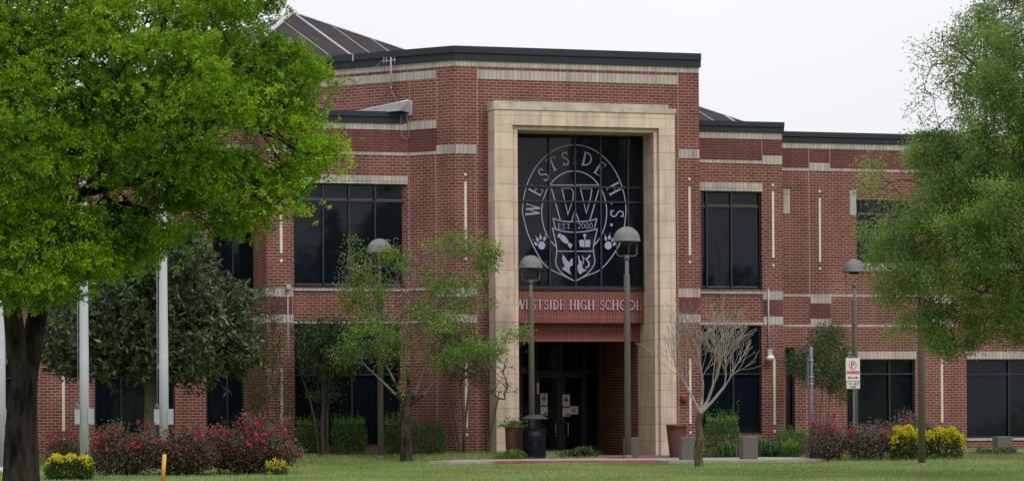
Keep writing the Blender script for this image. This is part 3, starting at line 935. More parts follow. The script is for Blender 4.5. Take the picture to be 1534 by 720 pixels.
# ================================================================== lettering
def arc(cx, cy, rx, ry, a0, a1, n=12): return [(cx + rx * math.cos(R(a0 + (a1 - a0) * k / n)), cy + ry * math.sin(R(a0 + (a1 - a0) * k / n))) for k in range(n + 1)]
# glyph = list of strokes in a box of width 1, height 1 (y up): ('l', points, width) ; serif = short horizontal bars
T1, T2, SH = .17, .085, .06
def sf(x, y, w=.3): return ('l', [(x - w / 2, y), (x + w / 2, y)], SH)
GL = {
 'W': [('l', [(.08, 1), (.30, 0)], T1), ('l', [(.30, 0), (.52, 1)], T2), ('l', [(.50, 1), (.70, 0)], T1), ('l', [(.70, 0), (.92, 1)], T2), sf(.08, .97, .24), sf(.51, .97, .26), sf(.92, .97, .22)],
 'E': [('l', [(.25, 0), (.25, 1)], T1), ('l', [(.1, .97), (.85, .97)], SH), ('l', [(.1, .03), (.9, .03)], SH), ('l', [(.25, .52), (.68, .52)], SH), ('l', [(.85, 1), (.85, .78)], SH), ('l', [(.9, 0), (.9, .24)], SH), ('l', [(.68, .62), (.68, .42)], SH)],
 'S': [('l', arc(.5, .745, .30, .215, 25, 270, 12), .12), ('l', arc(.5, .265, .33, .225, 90, -155, 12), .12), ('l', [(.80, 1), (.78, .74)], SH), ('l', [(.17, 0), (.19, .28)], SH)],
 'T': [('l', [(.5, 0), (.5, 1)], T1), ('l', [(.05, .96), (.95, .96)], SH), ('l', [(.06, 1), (.06, .76)], SH), ('l', [(.94, 1), (.94, .76)], SH), sf(.5, .03, .42)],
 'I': [('l', [(.5, 0), (.5, 1)], T1 * 1.6), sf(.5, .97, .8), sf(.5, .03, .8)],
 'D': [('l', [(.25, 0), (.25, 1)], T1), ('l', arc(.30, .5, .58, .47, 90, -90, 16), .11), ('l', [(.1, .97), (.34, .97)], SH), ('l', [(.1, .03), (.34, .03)], SH)],
 'H': [('l', [(.2, 0), (.2, 1)], T1), ('l', [(.8, 0), (.8, 1)], T1), ('l', [(.2, .5), (.8, .5)], SH), sf(.2, .97), sf(.2, .03), sf(.8, .97), sf(.8, .03)],
 'G': [('l', arc(.52, .5, .42, .46, 40, 320, 18), .11), ('l', [(.85, .36), (.85, .06)], T1 * .9), ('l', [(.62, .40), (.98, .40)], SH), ('l', [(.84, .97), (.84, .68)], SH)],
 'C': [('l', arc(.52, .5, .42, .46, 42, 318, 18), .11), ('l', [(.84, .97), (.84, .68)], SH), ('l', [(.86, .05), (.86, .26)], SH * .8)],
 'O': [('l', arc(.5, .5, .42, .46, 0, 360, 22), .12)],
 'L': [('l', [(.28, 0), (.28, 1)], T1), sf(.28, .97, .36), ('l', [(.1, .03), (.92, .03)], SH), ('l', [(.92, 0), (.92, .28)], SH)],
 'P': [('l', [(.25, 0), (.25, 1)], T1 * 1.2), ('l', arc(.32, .72, .42, .24, 90, -90, 10), .15)],
 'R': [('l', [(.22, 0), (.22, 1)], .17), ('l', [(.22, .92), (.5, .92)], .15), ('l', arc(.5, .69, .27, .23, 90, -90, 10), .15), ('l', [(.22, .46), (.5, .46)], .15), ('l', [(.5, .46), (.82, 0)], .17)],
 '0': [('l', arc(.5, .5, .38, .46, 0, 360, 20), .11)],
 '1': [('l', [(.5, 0), (.5, 1)], .28), ('l', [(.5, .9), (.2, .74)], .16)],
 '2': [('l', arc(.48, .72, .32, .24, 160, -20, 10) + [(.14, .05)], .11), ('l', [(.12, .05), (.88, .05)], .10)],
 '3': [('l', arc(.45, .74, .32, .22, 150, -90, 10), .12), ('l', arc(.45, .27, .36, .24, 90, -150, 10), .12)],
 '.': [('l', [(.35, .06), (.65, .06)], .14)],
 'A': [('l', [(.08, 0), (.5, 1)], .12), ('l', [(.5, 1), (.92, 0)], .15), ('l', [(.25, .35), (.75, .35)], .09)],
 'N': [('l', [(.15, 0), (.15, 1)], .14), ('l', [(.15, 1), (.85, 0)], .15), ('l', [(.85, 0), (.85, 1)], .14)],
 'K': [('l', [(.18, 0), (.18, 1)], .15), ('l', [(.18, .42), (.85, 1)], .13), ('l', [(.4, .6), (.88, 0)], .15)],
 'F': [('l', [(.2, 0), (.2, 1)], .16), ('l', [(.2, .94), (.88, .94)], .13), ('l', [(.2, .52), (.72, .52)], .13)],
 'Y': [('l', [(.08, 1), (.5, .48)], .14), ('l', [(.92, 1), (.5, .48)], .14), ('l', [(.5, .5), (.5, 0)], .15)],
 'Z': [('l', [(.1, .94), (.9, .94)], .13), ('l', [(.9, .94), (.1, .06)], .13), ('l', [(.1, .06), (.9, .06)], .13)],
}
class Deco:
    """flat strokes on a plane: to_plane maps 2D drawing coordinates to the plane; each stroke a hair prouder than the last"""
    def __init__(s, f, q, t=0.004): s.mb = MB(); s.f = f; s.q = q; s.t = t; s.k = 0
    def poly(s, pts, mi=0):
        s.k += 1
        s.mb.prism([s.f(*p) for p in pts], s.q, s.q + s.t + s.k * 0.00025, mi)
    def line(s, pts, w, mi=0, closed=False):
        """polyline as a mitred ribbon in drawing coordinates"""
        P = [Vector((p[0], p[1])) for p in pts]
        if closed: P = P[:-1] if (P[0] - P[-1]).length < 1e-9 else P
        n = len(P); Lf, Rt = [], []
        for i in range(n):
            a = P[(i - 1) % n] if (closed or i > 0) else P[i]
            b_ = P[(i + 1) % n] if (closed or i < n - 1) else P[i]
            d1 = (P[i] - a).normalized() if (P[i] - a).length > 1e-9 else None
            d2 = (b_ - P[i]).normalized() if (b_ - P[i]).length > 1e-9 else None
            d1 = d1 or d2; d2 = d2 or d1
            t = (d1 + d2)
            t = t.normalized() if t.length > 1e-6 else d1
            nn = Vector((-t.y, t.x)); c = max(nn.dot(Vector((-d1.y, d1.x))), .45)
            o = nn * (w / 2 / c)
            Lf.append(P[i] + o); Rt.append(P[i] - o)
        rngk = range(n if closed else n - 1)
        s.k += 1
        q1 = s.q + s.t + s.k * 0.00025
        L2, R2 = [s.f(*p) for p in Lf], [s.f(*p) for p in Rt]
        for i in rngk:
            j = (i + 1) % n
            s.mb.prism([L2[i], L2[j], R2[j], R2[i]], s.q, q1, mi)
    def glyph(s, ch, cx, cy, w, h, rot=0.0, mi=0, ydown=True, bold=1.0):
        ca, sa = math.cos(rot), math.sin(rot)
        def m(x, y):
            X = (x - .5) * w; Y = (y - .5) * h
            X, Y = X * ca + Y * sa, -X * sa + Y * ca      # clockwise rotation
            return (cx + X, cy - Y if ydown else cy + Y)
        for _, pts, wd in GL[ch]:
            s.line([m(*p) for p in pts], wd * bold * (w * .5 + h * .5 if False else min(w, h) * .5 + h * .35), mi, closed=(len(pts) > 14 and (Vector(pts[0]) - Vector(pts[-1])).length < 1e-6))

# name over the door
qn = qE + .02
fn = lambda u, v: F.sz(u, v, qn)
dc = Deco(fn, qn + .002, .03)
def cx7(x): return 770 + x / 7.67
for ch, a, b_ in (('W', 8, 124), ('E', 128, 187), ('S', 200, 254), ('T', 258, 332), ('S', 338, 396), ('I', 402, 434), ('D', 440, 512), ('E', 518, 580),
                  ('H', 632, 712), ('I', 716, 750), ('G', 756, 832), ('H', 838, 922), ('S', 984, 1034), ('C', 1042, 1112), ('H', 1118, 1200), ('O', 1208, 1290), ('O', 1298, 1388), ('L', 1392, 1458)):
    dc.glyph(ch, (cx7(a) + cx7(b_)) / 2, 456.3 + .006 * ((a + b_) / 2 / 7.67 - 90), (b_ - a) / 7.67, 14.6, bold=.8)
dc.mb.build('lettering', 'letter', name_panel)

# roundel on the glass (drawn in photo-measured coordinates, lies flat on the pane)
fe = lambda u, v: F.sz(u, v, qE)
dc = Deco(fe, qE - .009, .003)
LW = 1.5
pA = lambda x, y: (775 + x / 6, 205 + y / 6)
pB = lambda x, y: (775 + x / 6, 315 + y / 6)
def smooth(pts, n=5):
    P = [Vector(p) for p in pts]; out = []
    for i in range(len(P) - 1):
        p0, p1, p2, p3 = P[max(i - 1, 0)], P[i], P[i + 1], P[min(i + 2, len(P) - 1)]
        for k in range(n):
            t = k / n
            out.append(.5 * ((2 * p1) + (p2 - p0) * t + (2 * p0 - 5 * p1 + 4 * p2 - p3) * t * t + (3 * p1 - p0 - 3 * p2 + p3) * t ** 3))
    out.append(P[-1]); return [tuple(p) for p in out]
cu, cv = 860.3, 318.0
up_ = [(cu + 77.6 * math.cos(R(a)), cv - 101 * math.sin(R(a))) for a in range(180, -1, -6)]
dc.line(up_, LW)
dc.line(smooth([(cu - 77.6, cv), (791.7, 352), (810, 388), (823, 401.7), (845, 413), (861, 420.8)]), LW)
dc.line(smooth([(cu + 77.6, cv), (934, 347), (925, 371.7), (901.7, 401.7), (878, 413), (861, 420.8)]), LW)
dc.line([(cu + 48.7 * math.cos(R(a)), cv - 62 * math.sin(R(a))) for a in range(236, -57, -6)], LW)
dc.line([(825, 277), (897.5, 277)], 1.2)
dc.line([(825.8, 281), (839.3, 329)], LW); dc.line([(897.5, 282.5), (884, 329)], LW)
dc.line([(841.7, 281.9), (855.5, 281.9), (859.2, 287), (858.3, 299), (850.8, 321), (841.7, 281.9)], 1.5, closed=True)
dc.line([(869.5, 281.9), (886.9, 282.5), (884, 300), (878.3, 319), (869.5, 281.9)], 1.5, closed=True)
dc.line([(856.7, 330.5), (861.3, 313), (867, 330.5)], 1.5)
dc.line(smooth([pB(320, 70), pB(400, 95), pB(515, 101), pB(640, 95), pB(715, 75)]), 1.5)
dc.line([pB(320, 70), pB(345, 168)], 1.4); dc.line([pB(715, 75), pB(690, 168)], 1.4)
dc.line(smooth([pB(315, 156), pB(400, 185), pB(515, 196), pB(640, 185), pB(720, 165)]), 1.5)
dc.line(smooth([pB(315, 158), pB(345, 290), pB(355, 370), pB(345, 470), pB(380, 540), pB(440, 590), pB(520, 636)]), 1.5)
dc.line(smooth([pB(720, 166), pB(690, 290), pB(685, 370), pB(695, 470), pB(650, 545), pB(600, 590), pB(524, 636)]), 1.5)
dc.line([pB(356, 366), pB(686, 366)], 1.3)
for ch, x in (('E', 380), ('S', 418), ('T', 458), ('.', 492), ('2', 558), ('0', 592), ('0', 627), ('0', 662)):
    u, v = pB(x, 142 + (-3 if x > 540 else 0)); dc.glyph(ch, u, v, 5.4 if ch != '.' else 3, 8.6)
for ch, (x, y), rot, w in (('W', (140, 655), -84, 17), ('E', (165, 480), -62, 12), ('S', (235, 340), -39, 11), ('T', (315, 247), -25, 14.5), ('S', (430, 196), -9, 11), ('I', (516, 184), 1, 6.5),
                           ('D', (625, 200), 12, 15), ('E', (742, 285), 31, 12), ('H', (868, 465), 62, 15), ('S', (895, 690), 93, 12)):
    u, v = pA(x, y); dc.glyph(ch, u, v, w * 1.1, 20.5, R(rot), bold=1.05)
def blob(cx, cy, rx, ry, rot=0, n=12):
    ca, sa = math.cos(R(rot)), math.sin(R(rot))
    dc.poly([(cx + rx * math.cos(2 * math.pi * k / n) * ca - ry * math.sin(2 * math.pi * k / n) * sa, cy + rx * math.cos(2 * math.pi * k / n) * sa + ry * math.sin(2 * math.pi * k / n) * ca) for k in range(n)])
blob(*pB(845, 130), 2.0, 2.2); blob(*pA(845, 600), 1.6, 1.2)
for px_, toes in ((218, ((165, 300, -40), (180, 262, -25), (208, 243, -5), (243, 253, 12))), (815, ((793, 252, -10), (826, 243, 5), (857, 264, 25), (872, 300, 40)))):
    blob(*pB(px_, 315), 5.3, 6.2)
    for x, y, rt in toes:
        blob(*pB(x, y), 2.0, 3.6, rt)
        u, v = pB(x, y); dx = math.sin(R(rt)) * 6.2; dy = -6.2
        dc.poly([(u + dx - .7, v + dy + 1.6), (u + dx, v + dy - 1.2), (u + dx + .7, v + dy + 1.6)])
def pl(pts): dc.poly([pB(*p) for p in pts])
pl([(372, 205), (392, 212), (378, 248), (354, 236)])                                   # handshake: cuffs and clasped hands
pl([(394, 217), (420, 226), (448, 258), (462, 292), (440, 302), (408, 284), (382, 254)])
pl([(466, 288), (493, 308), (476, 346), (450, 312)])
pl([(552, 270), (580, 262), (600, 270), (600, 332), (580, 326), (562, 328)])           # open book and torch
pl([(606, 270), (628, 262), (656, 268), (650, 330), (626, 326), (606, 332)])
blob(*pB(604, 226), 2.3, 2.8); dc.line([pB(604, 240), pB(604, 266)], 1.6)
pl([(408, 394), (430, 425), (446, 450), (468, 468), (478, 440), (494, 428), (496, 490), (466, 512), (470, 545), (486, 580), (452, 560), (402, 528), (404, 515), (428, 500), (408, 470), (400, 430)])
pl([(540, 404), (556, 412), (556, 440), (580, 462), (584, 520), (625, 538), (592, 550), (562, 576), (542, 545), (538, 505), (552, 468)])
dc.line(smooth([pB(652, 404), pB(640, 418), pB(622, 440), pB(640, 470), pB(638, 500), pB(612, 516)]), 2.2)
dc.line(smooth([pB(580, 404), pB(592, 440), pB(590, 480)]), 1.3)
dc.line([pB(588, 430), pB(620, 440)], 1.2)
dc.mb.build('roundel_decal', 'film', wE)

# house numbers on the glass screen
fd = lambda u, v: F.sz(u, v, qDoor + .0)
dc = Deco(fd, qDoor - .008, .003)
dc.glyph('1', 806, 581, 9, 17)
dc.mb.build('door_number', 'paper', glz)
dc = Deco(fd, qDoor - .008, .003)
for ch, u in (('1', 781.5), ('1', 785), ('3', 788.5)): dc.glyph(ch, u, 553.5, 3.2, 7.5)
dc.mb.build('transom_number', 'greybox', glz)

# ------------------------------------------------------------------ pyramid roofs behind
def pyramid(apex, Lc, H, phi):
    g_ = MB(); A = apex
    cs = []
    for k in range(4):
        a = -math.pi / 2 - R(phi) + k * math.pi / 2
        cs.append(Vector((A.x + Lc * math.cos(a), A.y + Lc * math.sin(a), A.z - H)))
    P = [A] + cs
    g_.v = [tuple(p - F.O) for p in P] + [tuple(p - F.O - Vector((0, 0, 6))) for p in cs]
    g_.f = [(0, 1, 2), (0, 2, 3), (0, 3, 4), (0, 4, 1)] + [(1 + k, 5 + k, 5 + (k + 1) % 4, 1 + (k + 1) % 4) for k in range(4)]
    g_.m = [0] * 8; g_.sm = [False] * 8
    r = g_.build('pyramid_roof', 'domeroof', school)
    s_ = MB()
    for k in range(4):
        c1, c2 = cs[k], cs[(k + 1) % 4]
        off = Vector((0, 0, .03))
        w0 = .12 if k == 0 else .035
        s_.tube([A - F.O + off, c1 - F.O + off], [w0, w0], 5)
        mid = (c1 + c2) / 2; dwn = mid - A
        for j in range(1, 10):                      # standing seams run straight down each slope
            t = j / 10
            if t <= .5: top = A.lerp(c1, 1 - 2 * t)
            else: top = A.lerp(c2, 2 * t - 1)
            bot = c1.lerp(c2, t)
            w = .055 if j in (5,) else (.05 if j == 8 else .018)
            s_.tube([top - F.O + off * .6, bot - F.O + off * .6], [w, w], 4)
    s_.tube([A - F.O - Vector((0, 0, .15)), A - F.O + Vector((0, 0, .12))], [.35, .16], 6)
    s_.build('roof_seam', 'seam', r)
pyramid(at(438, 19.5, 112), 8.6, 3.05, 9.3)
pyramid(at(905, 114, 112), 8.6, 3.05, 9.3)

# silver flashing on the low left roof against the diagonal wall
mb = MB()
def dloc(s, q, z): return (s, -q, z)
sa_, sb_ = D.s(500, 163, .0), D.s(613.5, 160, .0)
za, zb_ = zW_ft, D.z(613, 152)
zc = D.z(613, 168.5)
pts = [dloc(sa_, .02, za + .02), dloc(sb_, .02, zb_), dloc(sb_, 0.55, zc + .02), dloc(sa_, .5, za - .02)]
mb.quad(pts[::-1]); 
mb.quad([dloc(sb_, .02, zb_), dloc(sb_, .02, zc), dloc(sb_, .55, zc), dloc(sb_, .55, zc + .02)])
mb.quad([dloc(sa_, .5, za - .04), dloc(sb_, .55, zc), dloc(sb_, .55, zc + .02), dloc(sa_, .5, za - .02)])
mb.tube([dloc(sa_, .04, za + .03), dloc(sb_, .04, zb_ + .02)], .035, 5)
mb.sbox(sb_ - .04, sb_ + .12, .0, .05, zc - .1, zb_ + .02)
fb(mb, 'roof_flashing', 'flash', fr=D)
# rainwater scuppers / conductor straps on the roof edge
for u, v0, v1 in ((529, 81, 92), (496, 95, 104)):
    mb = MB(); s = D.s(u, 88, .1); mb.sbox(s - .02, s + .02, .1, .13, D.z(u, v1, .1), D.z(u, v0, .1)); fb(mb, 'edge_strap', 'greybox', fr=D)
for u in (515, 541, 575):
    mb = MB(); s = D.s(u, 102, 0); mb.sbox(s - .03, s + .03, -.02, .02, D.z(u, 107.5), D.z(u, 101.5)); fb(mb, 'band_tie', 'band', fr=D)

# ================================================================== WALKS
def sheet(name, pts, z, mat, thick=0.0):
    mb = MB(); n = len(pts)
    mb.v = [(p[0], p[1], z) for p in pts]
    mb.f = [tuple(range(n))]
    if thick:
        mb.v += [(p[0], p[1], z - thick) for p in pts]
        mb.f += [(k, k + n, (k + 1) % n + n, (k + 1) % n) for k in range(n)]
    mb.m = [0] * len(mb.f); mb.sm = [False] * len(mb.f)
    o = mb.build(name, mat)
    return tag(o, kind='structure')
YK = 72.4
xk0, xk1 = at(672, 695, YK).x, at(985, 692, YK).x
xw1 = at(1235, 692, 74).x
sheet('walkway', [(xk0 - .6, YK + .5), (xk0 + .4, YK + .16), (xk1, YK + .16), (xk1 + .3, YK - .3), (xw1 - 1.5, YK - .2), (xw1, 73.4), (xw1 - .6, 75.2), (6.3, 76.2), (2.9, 79.5), (1.0, 79.5), (2.6, 75.8), (-1.5, 74.9)], 0.085, 'concrete', 0.25)
sheet('plaza', [(2.8, 74.9), (6.0, 75.4), (5.6, 79.5), (2.2, 79.5)], 0.09, 'paver')
mb = MB()
xm = at(740, 693, YK).x
mb.box(xk0, xm, YK, YK + .16, -.1, .095, 0); mb.box(xm, xk1, YK, YK + .16, -.1, .10, 1)
k = mb.build('kerb', ['concrete', 'redkerb'], bevel=.015); tag(k, kind='structure')
sheet('driveway', [(xk0 - 1.2, YK - 1.5), (xk1 + 1.0, YK - 1.5), (xk1 + 1.0, YK), (xk0 - .4, YK)], 0.006, 'asphalt')

# ================================================================== STREET LAMPS
def lamp_parts(root):
    """6.5 m lamp: base flange, stepped pole, collar, yoke, half-sphere shade"""
    H = 6.5; r = .385
    mb = MB(); mb.lathe([(.17, 0), (.17, .03), (.11, .035), (.10, .10)], seg=16); mb.build('base_plate', 'lamp', root)
    mb = MB(); mb.lathe([(.095, .02), (.088, H - 1.35), (.088, H - 1.345), (.052, H - 1.34), (.05, H - .86)], seg=12); mb.build('pole', 'lamp', root)
    mb = MB(); mb.lathe([(.055, H - .93), (.075, H - .925), (.075, H - .80), (.05, H - .795)], seg=12); mb.build('collar', 'lamp', root)
    mb = MB()
    zb, zt, w = H - .83, H - r - .02, .285
    mb.tube([(-w, 0, zt), (-w, 0, zb + .08), (-w + .03, 0, zb + .02), (-w + .08, 0, zb), (w - .08, 0, zb), (w - .03, 0, zb + .02), (w, 0, zb + .08), (w, 0, zt)], .018, 6)
    mb.build('yoke', 'lamp', root)
    mb = MB()
    pr = [(r * .97, H - r - .045), (r, H - r - .045), (r, H - r - .01), (r * .985, H - r)]
    for k in range(1, 12):
        a = math.pi / 2 * k / 11.5
        pr.append((r * .985 * math.cos(a), H - r + r * math.sin(a)))
    mb.lathe(pr, seg=32); mb.build('lamp_shade', 'dome', root)
    mb = MB(); mb.lathe([(.12, H - r - .12), (.20, H - r - .05), (.20, H - r - .046)], seg=16); mb.build('lamp_socket', 'frame', root)
LG = 'domed lamp posts in front of the school'
lamps = [(940.8, 690.3, 339.2, 75.3, 'tall domed lamp post standing before the right side of the entrance portal'),
         (570.5, 692, 357.2, 75.7, 'domed lamp post rising through the half bare tree in front of the left windows'),
         (797, 683, 382, 76.3, 'shorter domed lamp post behind the litter bin by the entrance doors'),
         (1281.5, 660, 388, 80.0, 'domed lamp post behind the no parking sign'),
         (1381, 698, 321.5, 67.3, 'domed lamp post half hidden in the leaves of the right tree, between yellow shrubs')]
first = None
for u, v, vt, Yl, lab in lamps:
    p = at(u, v, Yl); z0 = float(gh(p.x, Yl)) if Yl < 76 or p.x < 2 else 0.0
    if abs(u - 940.8) < 1: z0 = .085
    top = at(u, vt, Yl).z
    if first is None:
        o = empty('street_lamp', (p.x, Yl, z0), lab, 'lamp post', LG); lamp_parts(o); first = o
    else:
        o = copy_tree(first); tag(o, lab, 'lamp post', LG); o.location = (p.x, Yl, z0)
    k = (top - z0) / 6.5; o.scale = (k, k, k)
    o.rotation_euler = (0, 0, R(random.uniform(-12, 12)))

# ================================================================== FLAGPOLES
def flagpole_parts(root):
    mb = MB(); mb.lathe([(.125, 0), (.12, 3), (.10, 7), (.07, 11.5), (.06, 12)], seg=20); mb.build('pole', 'flagpole', root)
    mb = MB(); mb.lathe([(.22, 0), (.22, .03), (.15, .06), (.128, .14)], seg=20); mb.build('base_collar', 'flagpole', root)
    mb = MB(); mb.lathe([(.03, 12.0), (.09, 12.05), (.11, 12.13), (.08, 12.22), (.02, 12.26)], seg=14); mb.build('finial', 'steel', root)
    for sx in (-1, 1):
        mb = MB(); mb.box(.10 if sx > 0 else -.24, .24 if sx > 0 else -.10, -.10, .10, 1.22, 1.62)
        mb.box((.245 if sx > 0 else -.10), (.25 if sx > 0 else -.105), -.02, .02, 1.38, 1.46)
        mb.build('halyard_box', 'greybox', root, bevel=.01)
    mb = MB()
    mb.tube([(-.16, -.05, 1.62), (-.15, -.05, 5), (-.11, -.03, 11.9)], .012, 5)
    mb.tube([(-.17, -.11, 1.62), (-.20, -.12, 1.70), (-.17, -.12, 1.76), (-.13, -.11, 1.72), (-.14, -.11, 1.62)], .012, 5)
    mb.build('halyard', 'cable', root)
FG = 'white flagpoles on the lawn'
fps = [(246, 67, 'white flagpole in the middle of the row, before the magnolia trunk'),
       (127, 67, 'white flagpole behind the yellow leaved shrub by the big tree'),
       (2, 67, 'white flagpole mostly hidden behind the big foreground trunk')]
first = None
for u, Yl, lab in fps:
    p = at(u, 680, Yl); z0 = float(gh(p.x, Yl)) - .02
    if first is None: o = empty('flagpole', (p.x, Yl, z0), lab, 'flagpole', FG); flagpole_parts(o); first = o
    else: o = copy_tree(first); tag(o, lab, 'flagpole', FG); o.location = (p.x, Yl, z0)

# ================================================================== BOLLARDS, BIN, POTS, SIGNS
def bollard(u, v, w, vt, Yl, lab):
    p = at(u, v, Yl); z0 = .08 if 2 < p.x < 7.4 else float(gh(p.x, Yl)) - .01
    h = at(u, vt, Yl).z - z0; hw = w / 2 / FPX * Yl
    mb = MB(); mb.box(-hw, hw, -hw, hw, 0, h)
    o = mb.build('concrete_bollard', 'agg', None, (p.x, Yl, z0), R(random.uniform(-6, 10)), bevel=.02)
    tag(o, lab, 'bollard', 'square concrete bollards by the walkway')
bollard(1030, 694.5, 22, 653.5, 72.9, 'square pebbled concrete bollard beside the right brown planter and bare tree trunk')
bollard(1121.5, 692.5, 23, 652.5, 73.3, 'square pebbled concrete bollard standing alone between clipped hedge and steel post')
bollard(1217, 688, 20, 650.5, 75.2, 'square concrete bollard right behind the steel sign post')
bollard(1502, 676, 24, 653, 78.0, 'square concrete bollard among plants under the far right window')
bollard(945.3, 690, 22, 654.5, 75.75, 'square concrete bollard right behind the tall lamp post by the portal')

# litter bin
p = at(801.5, 682, 75.6); z0 = float(gh(p.x, 75.6)) - .01
b0 = empty('litter_bin', (p.x, 75.6, z0), 'dark slatted litter bin with a flat domed lid beside the entrance', 'litter bin')
r = .305; hb = at(801, 641.5, 75.6).z - z0; hl = at(801, 620, 75.6).z - z0
mb = MB()
for k in range(28):
    a = 2 * math.pi * k / 28; x, y = r * math.cos(a), r * math.sin(a)
    t = Vector((-math.sin(a), math.cos(a), 0)) * .024; nrm_ = Vector((math.cos(a), math.sin(a), 0)) * .008
    for zz0, zz1 in ((.05, hb),):
        q = [Vector((x, y, 0)) + t + nrm_, Vector((x, y, 0)) - t + nrm_, Vector((x, y, 0)) - t - nrm_, Vector((x, y, 0)) + t - nrm_]
        i = len(mb.v)
        mb.v += [(c.x, c.y, zz0) for c in q] + [(c.x, c.y, zz1) for c in q]
        mb.f += [(i, i + 4, i + 5, i + 1), (i + 1, i + 5, i + 6, i + 2), (i + 2, i + 6, i + 7, i + 3), (i + 3, i + 7, i + 4, i), (i + 4, i + 7, i + 6, i + 5)]
        mb.m += [0] * 5; mb.sm += [False] * 5
mb.build('slatted_body', 'bin', b0)
mb = MB()
for z, w in ((.05, .05), (hb * .66, .06), (hb - .03, .06)):
    mb.lathe([(r - .005, z - w / 2), (r + .013, z - w / 2), (r + .013, z + w / 2), (r - .005, z + w / 2)], seg=28, smooth=False)
mb.build('band_ring', 'bin', b0)
mb = MB(); mb.lathe([(r - .03, .06), (r - .02, hb * .72), (r - .035, hb * .72)], seg=24); mb.build('inner_drum', 'black', b0)
mb = MB(); mb.lathe([(r - .022, hb * .725), (r - .018, hb * .92), (r - .03, hb * .92)], seg=24); mb.build('liner', 'bag', b0)
mb = MB(); mb.lathe([(.06, hl), (.20, hl - .025), (.33, hl - .085), (.385, hl - .125), (.385, hl - .14), (.30, hl - .13), (.05, hl - .09)][::-1], seg=28); mb.build('lid', 'binlid', b0)
mb = MB()
for a in (20, 140, 260): mb.tube([(r * .8 * math.cos(R(a)), r * .8 * math.sin(R(a)), hb - .1), (r * .8 * math.cos(R(a)), r * .8 * math.sin(R(a)), hl - .12)], .013, 6)
mb.build('lid_support', 'bin', b0)

# planters with plants
def pot(u, v, wt, wb, vt, Yl, z0, lab):
    p = at(u, v, Yl); h = at(u, vt, Yl).z - z0; a, b_ = wt / 2 / FPX * Yl, wb / 2 / FPX * Yl
    o = empty('planter', (p.x, Yl, z0), lab, 'planter', 'rust brown planters flanking the entrance')
    mb = MB(); mb.lathe([(b_, 0), (b_ * 1.03, .03), (a * .93, h * .78), (a * .97, h - .07), (a, h - .065), (a, h), (a - .05, h), (a - .06, h - .08)], seg=28); mb.build('pot_body', 'pot', o)
    mb = MB(); mb.lathe([(a - .062, h - .12), (a - .062, h - .075)], seg=24); mb.build('potting_soil', 'soil', o)
    return Vector((p.x, Yl, z0 + h - .08))
pl_ = pot(770.5, 676, 29, 24, 637, 76.2, float(gh(at(770, 676, 76.2).x, 76.2)) - .05, 'short rust brown planter with a green plant at the left of the doors')
pot(1013.5, 688, 31, 20, 635, 76.1, .085, 'tall tapered rust brown planter with nothing growing in it, at the right portal column')

# no parking sign
Ys = 75.2
p = at(1278.5, 655, Ys); z0 = .03
sg = empty('no_parking_sign', (p.x, Ys, z0), 'white and red no parking sign with a small plate below on a thin post', 'sign')
zt = at(1277, 535.5, Ys).z - z0
mb = MB(); mb.box(.0, .05, .0, .05, -.2, zt + .06); mb.build('post', 'galv', sg)
px = Ys / FPX
def plate(name, u0, u1, v0, v1, y):
    a, b_ = at(u0, v1, Ys), at(u1, v0, Ys)
    mb = MB(); mb.box(a.x - p.x, b_.x - p.x, y, y + .004, a.z - z0, b_.z - z0)
    return mb.build(name, 'signwhite', sg, bevel=.0)
sp = plate('sign_panel', 1267.2, 1288, 535.8, 570.3, -.006)
tp = plate('tow_plate', 1268.2, 1288.2, 571.2, 581.6, -.006)
fs = lambda u, v: ((lambda w: (w.x - p.x, w.z - z0))(at(u, v, Ys)))
dc = Deco(fs, .006, .0006)
dc.line(arc(1277.3, 546.6, 5.2, 6.2, 0, 360, 26), 1.15, 1, closed=True)
dc.glyph('P', 1277.6, 546.6, 6.4, 8.2, 0, 2, bold=1.2)
dc.line([(1273.8, 551), (1280.8, 542.2)], 1.0, 1)
dc.poly([(1268.2, 555), (1287.2, 555), (1287.2, 559.6), (1268.2, 559.6)], 1)
for i_, ch in enumerate('FIRE LANE'):
    if ch != ' ': dc.glyph(ch, 1269.8 + i_ * 2.02, 557.3, 1.7, 3.0, 0, 0)
dc.line([(1272, 565), (1283, 565)], 1.3, 1)
dc.poly([(1269.6, 565), (1273, 562.9), (1273, 567.1)], 1); dc.poly([(1285.6, 565), (1282.2, 562.9), (1282.2, 567.1)], 1)
dc.mb.build('no_parking_symbol', ['signwhite', 'signred', 'signblack'], sp)
dc = Deco(fs, .006, .0006)
for i_, ch in enumerate('TOW AWAY'):
    if ch != ' ': dc.glyph(ch, 1270.2 + i_ * 2.25, 574.3, 1.9, 3.4)
for i_, ch in enumerate('ZONE'): dc.glyph(ch, 1274.4 + i_ * 2.35, 578.9, 2.0, 3.2)
dc.mb.build('tow_lettering', 'signblue', tp)

# steel post with a plate seen edge-on
Yp = 74.0; p = at(1215.2, 690, Yp)
o = empty('steel_post', (p.x, Yp, .06), 'galvanised steel post carrying a sign plate seen edge-on', 'sign post')
h = at(1216, 519, Yp).z - .06
mb = MB(); mb.tube([(0, 0, -.2), (.008, 0, h * .5), (.015, 0, h - .05), (.015, 0, h)], [.058, .056, .055, .035], 10); mb.build('post', 'galv', o)
mb = MB(); zq0, zq1 = at(1211, 580, Yp).z - .06, at(1211, 533, Yp).z - .06
mb.box(-.10, -.078, -.20, .20, zq0, zq1); mb.build('sign_plate', 'galv', o)
mb = MB()
for z in (zq0 + .1, zq0 + .3, zq1 - .12): mb.lathe([(.07, z - .02), (.075, z - .02), (.075, z + .02), (.07, z + .02)], .01, 0, seg=12); mb.box(-.10, -.03, -.02, .02, z - .012, z + .012)
mb.build('clamp', 'greybox', o)

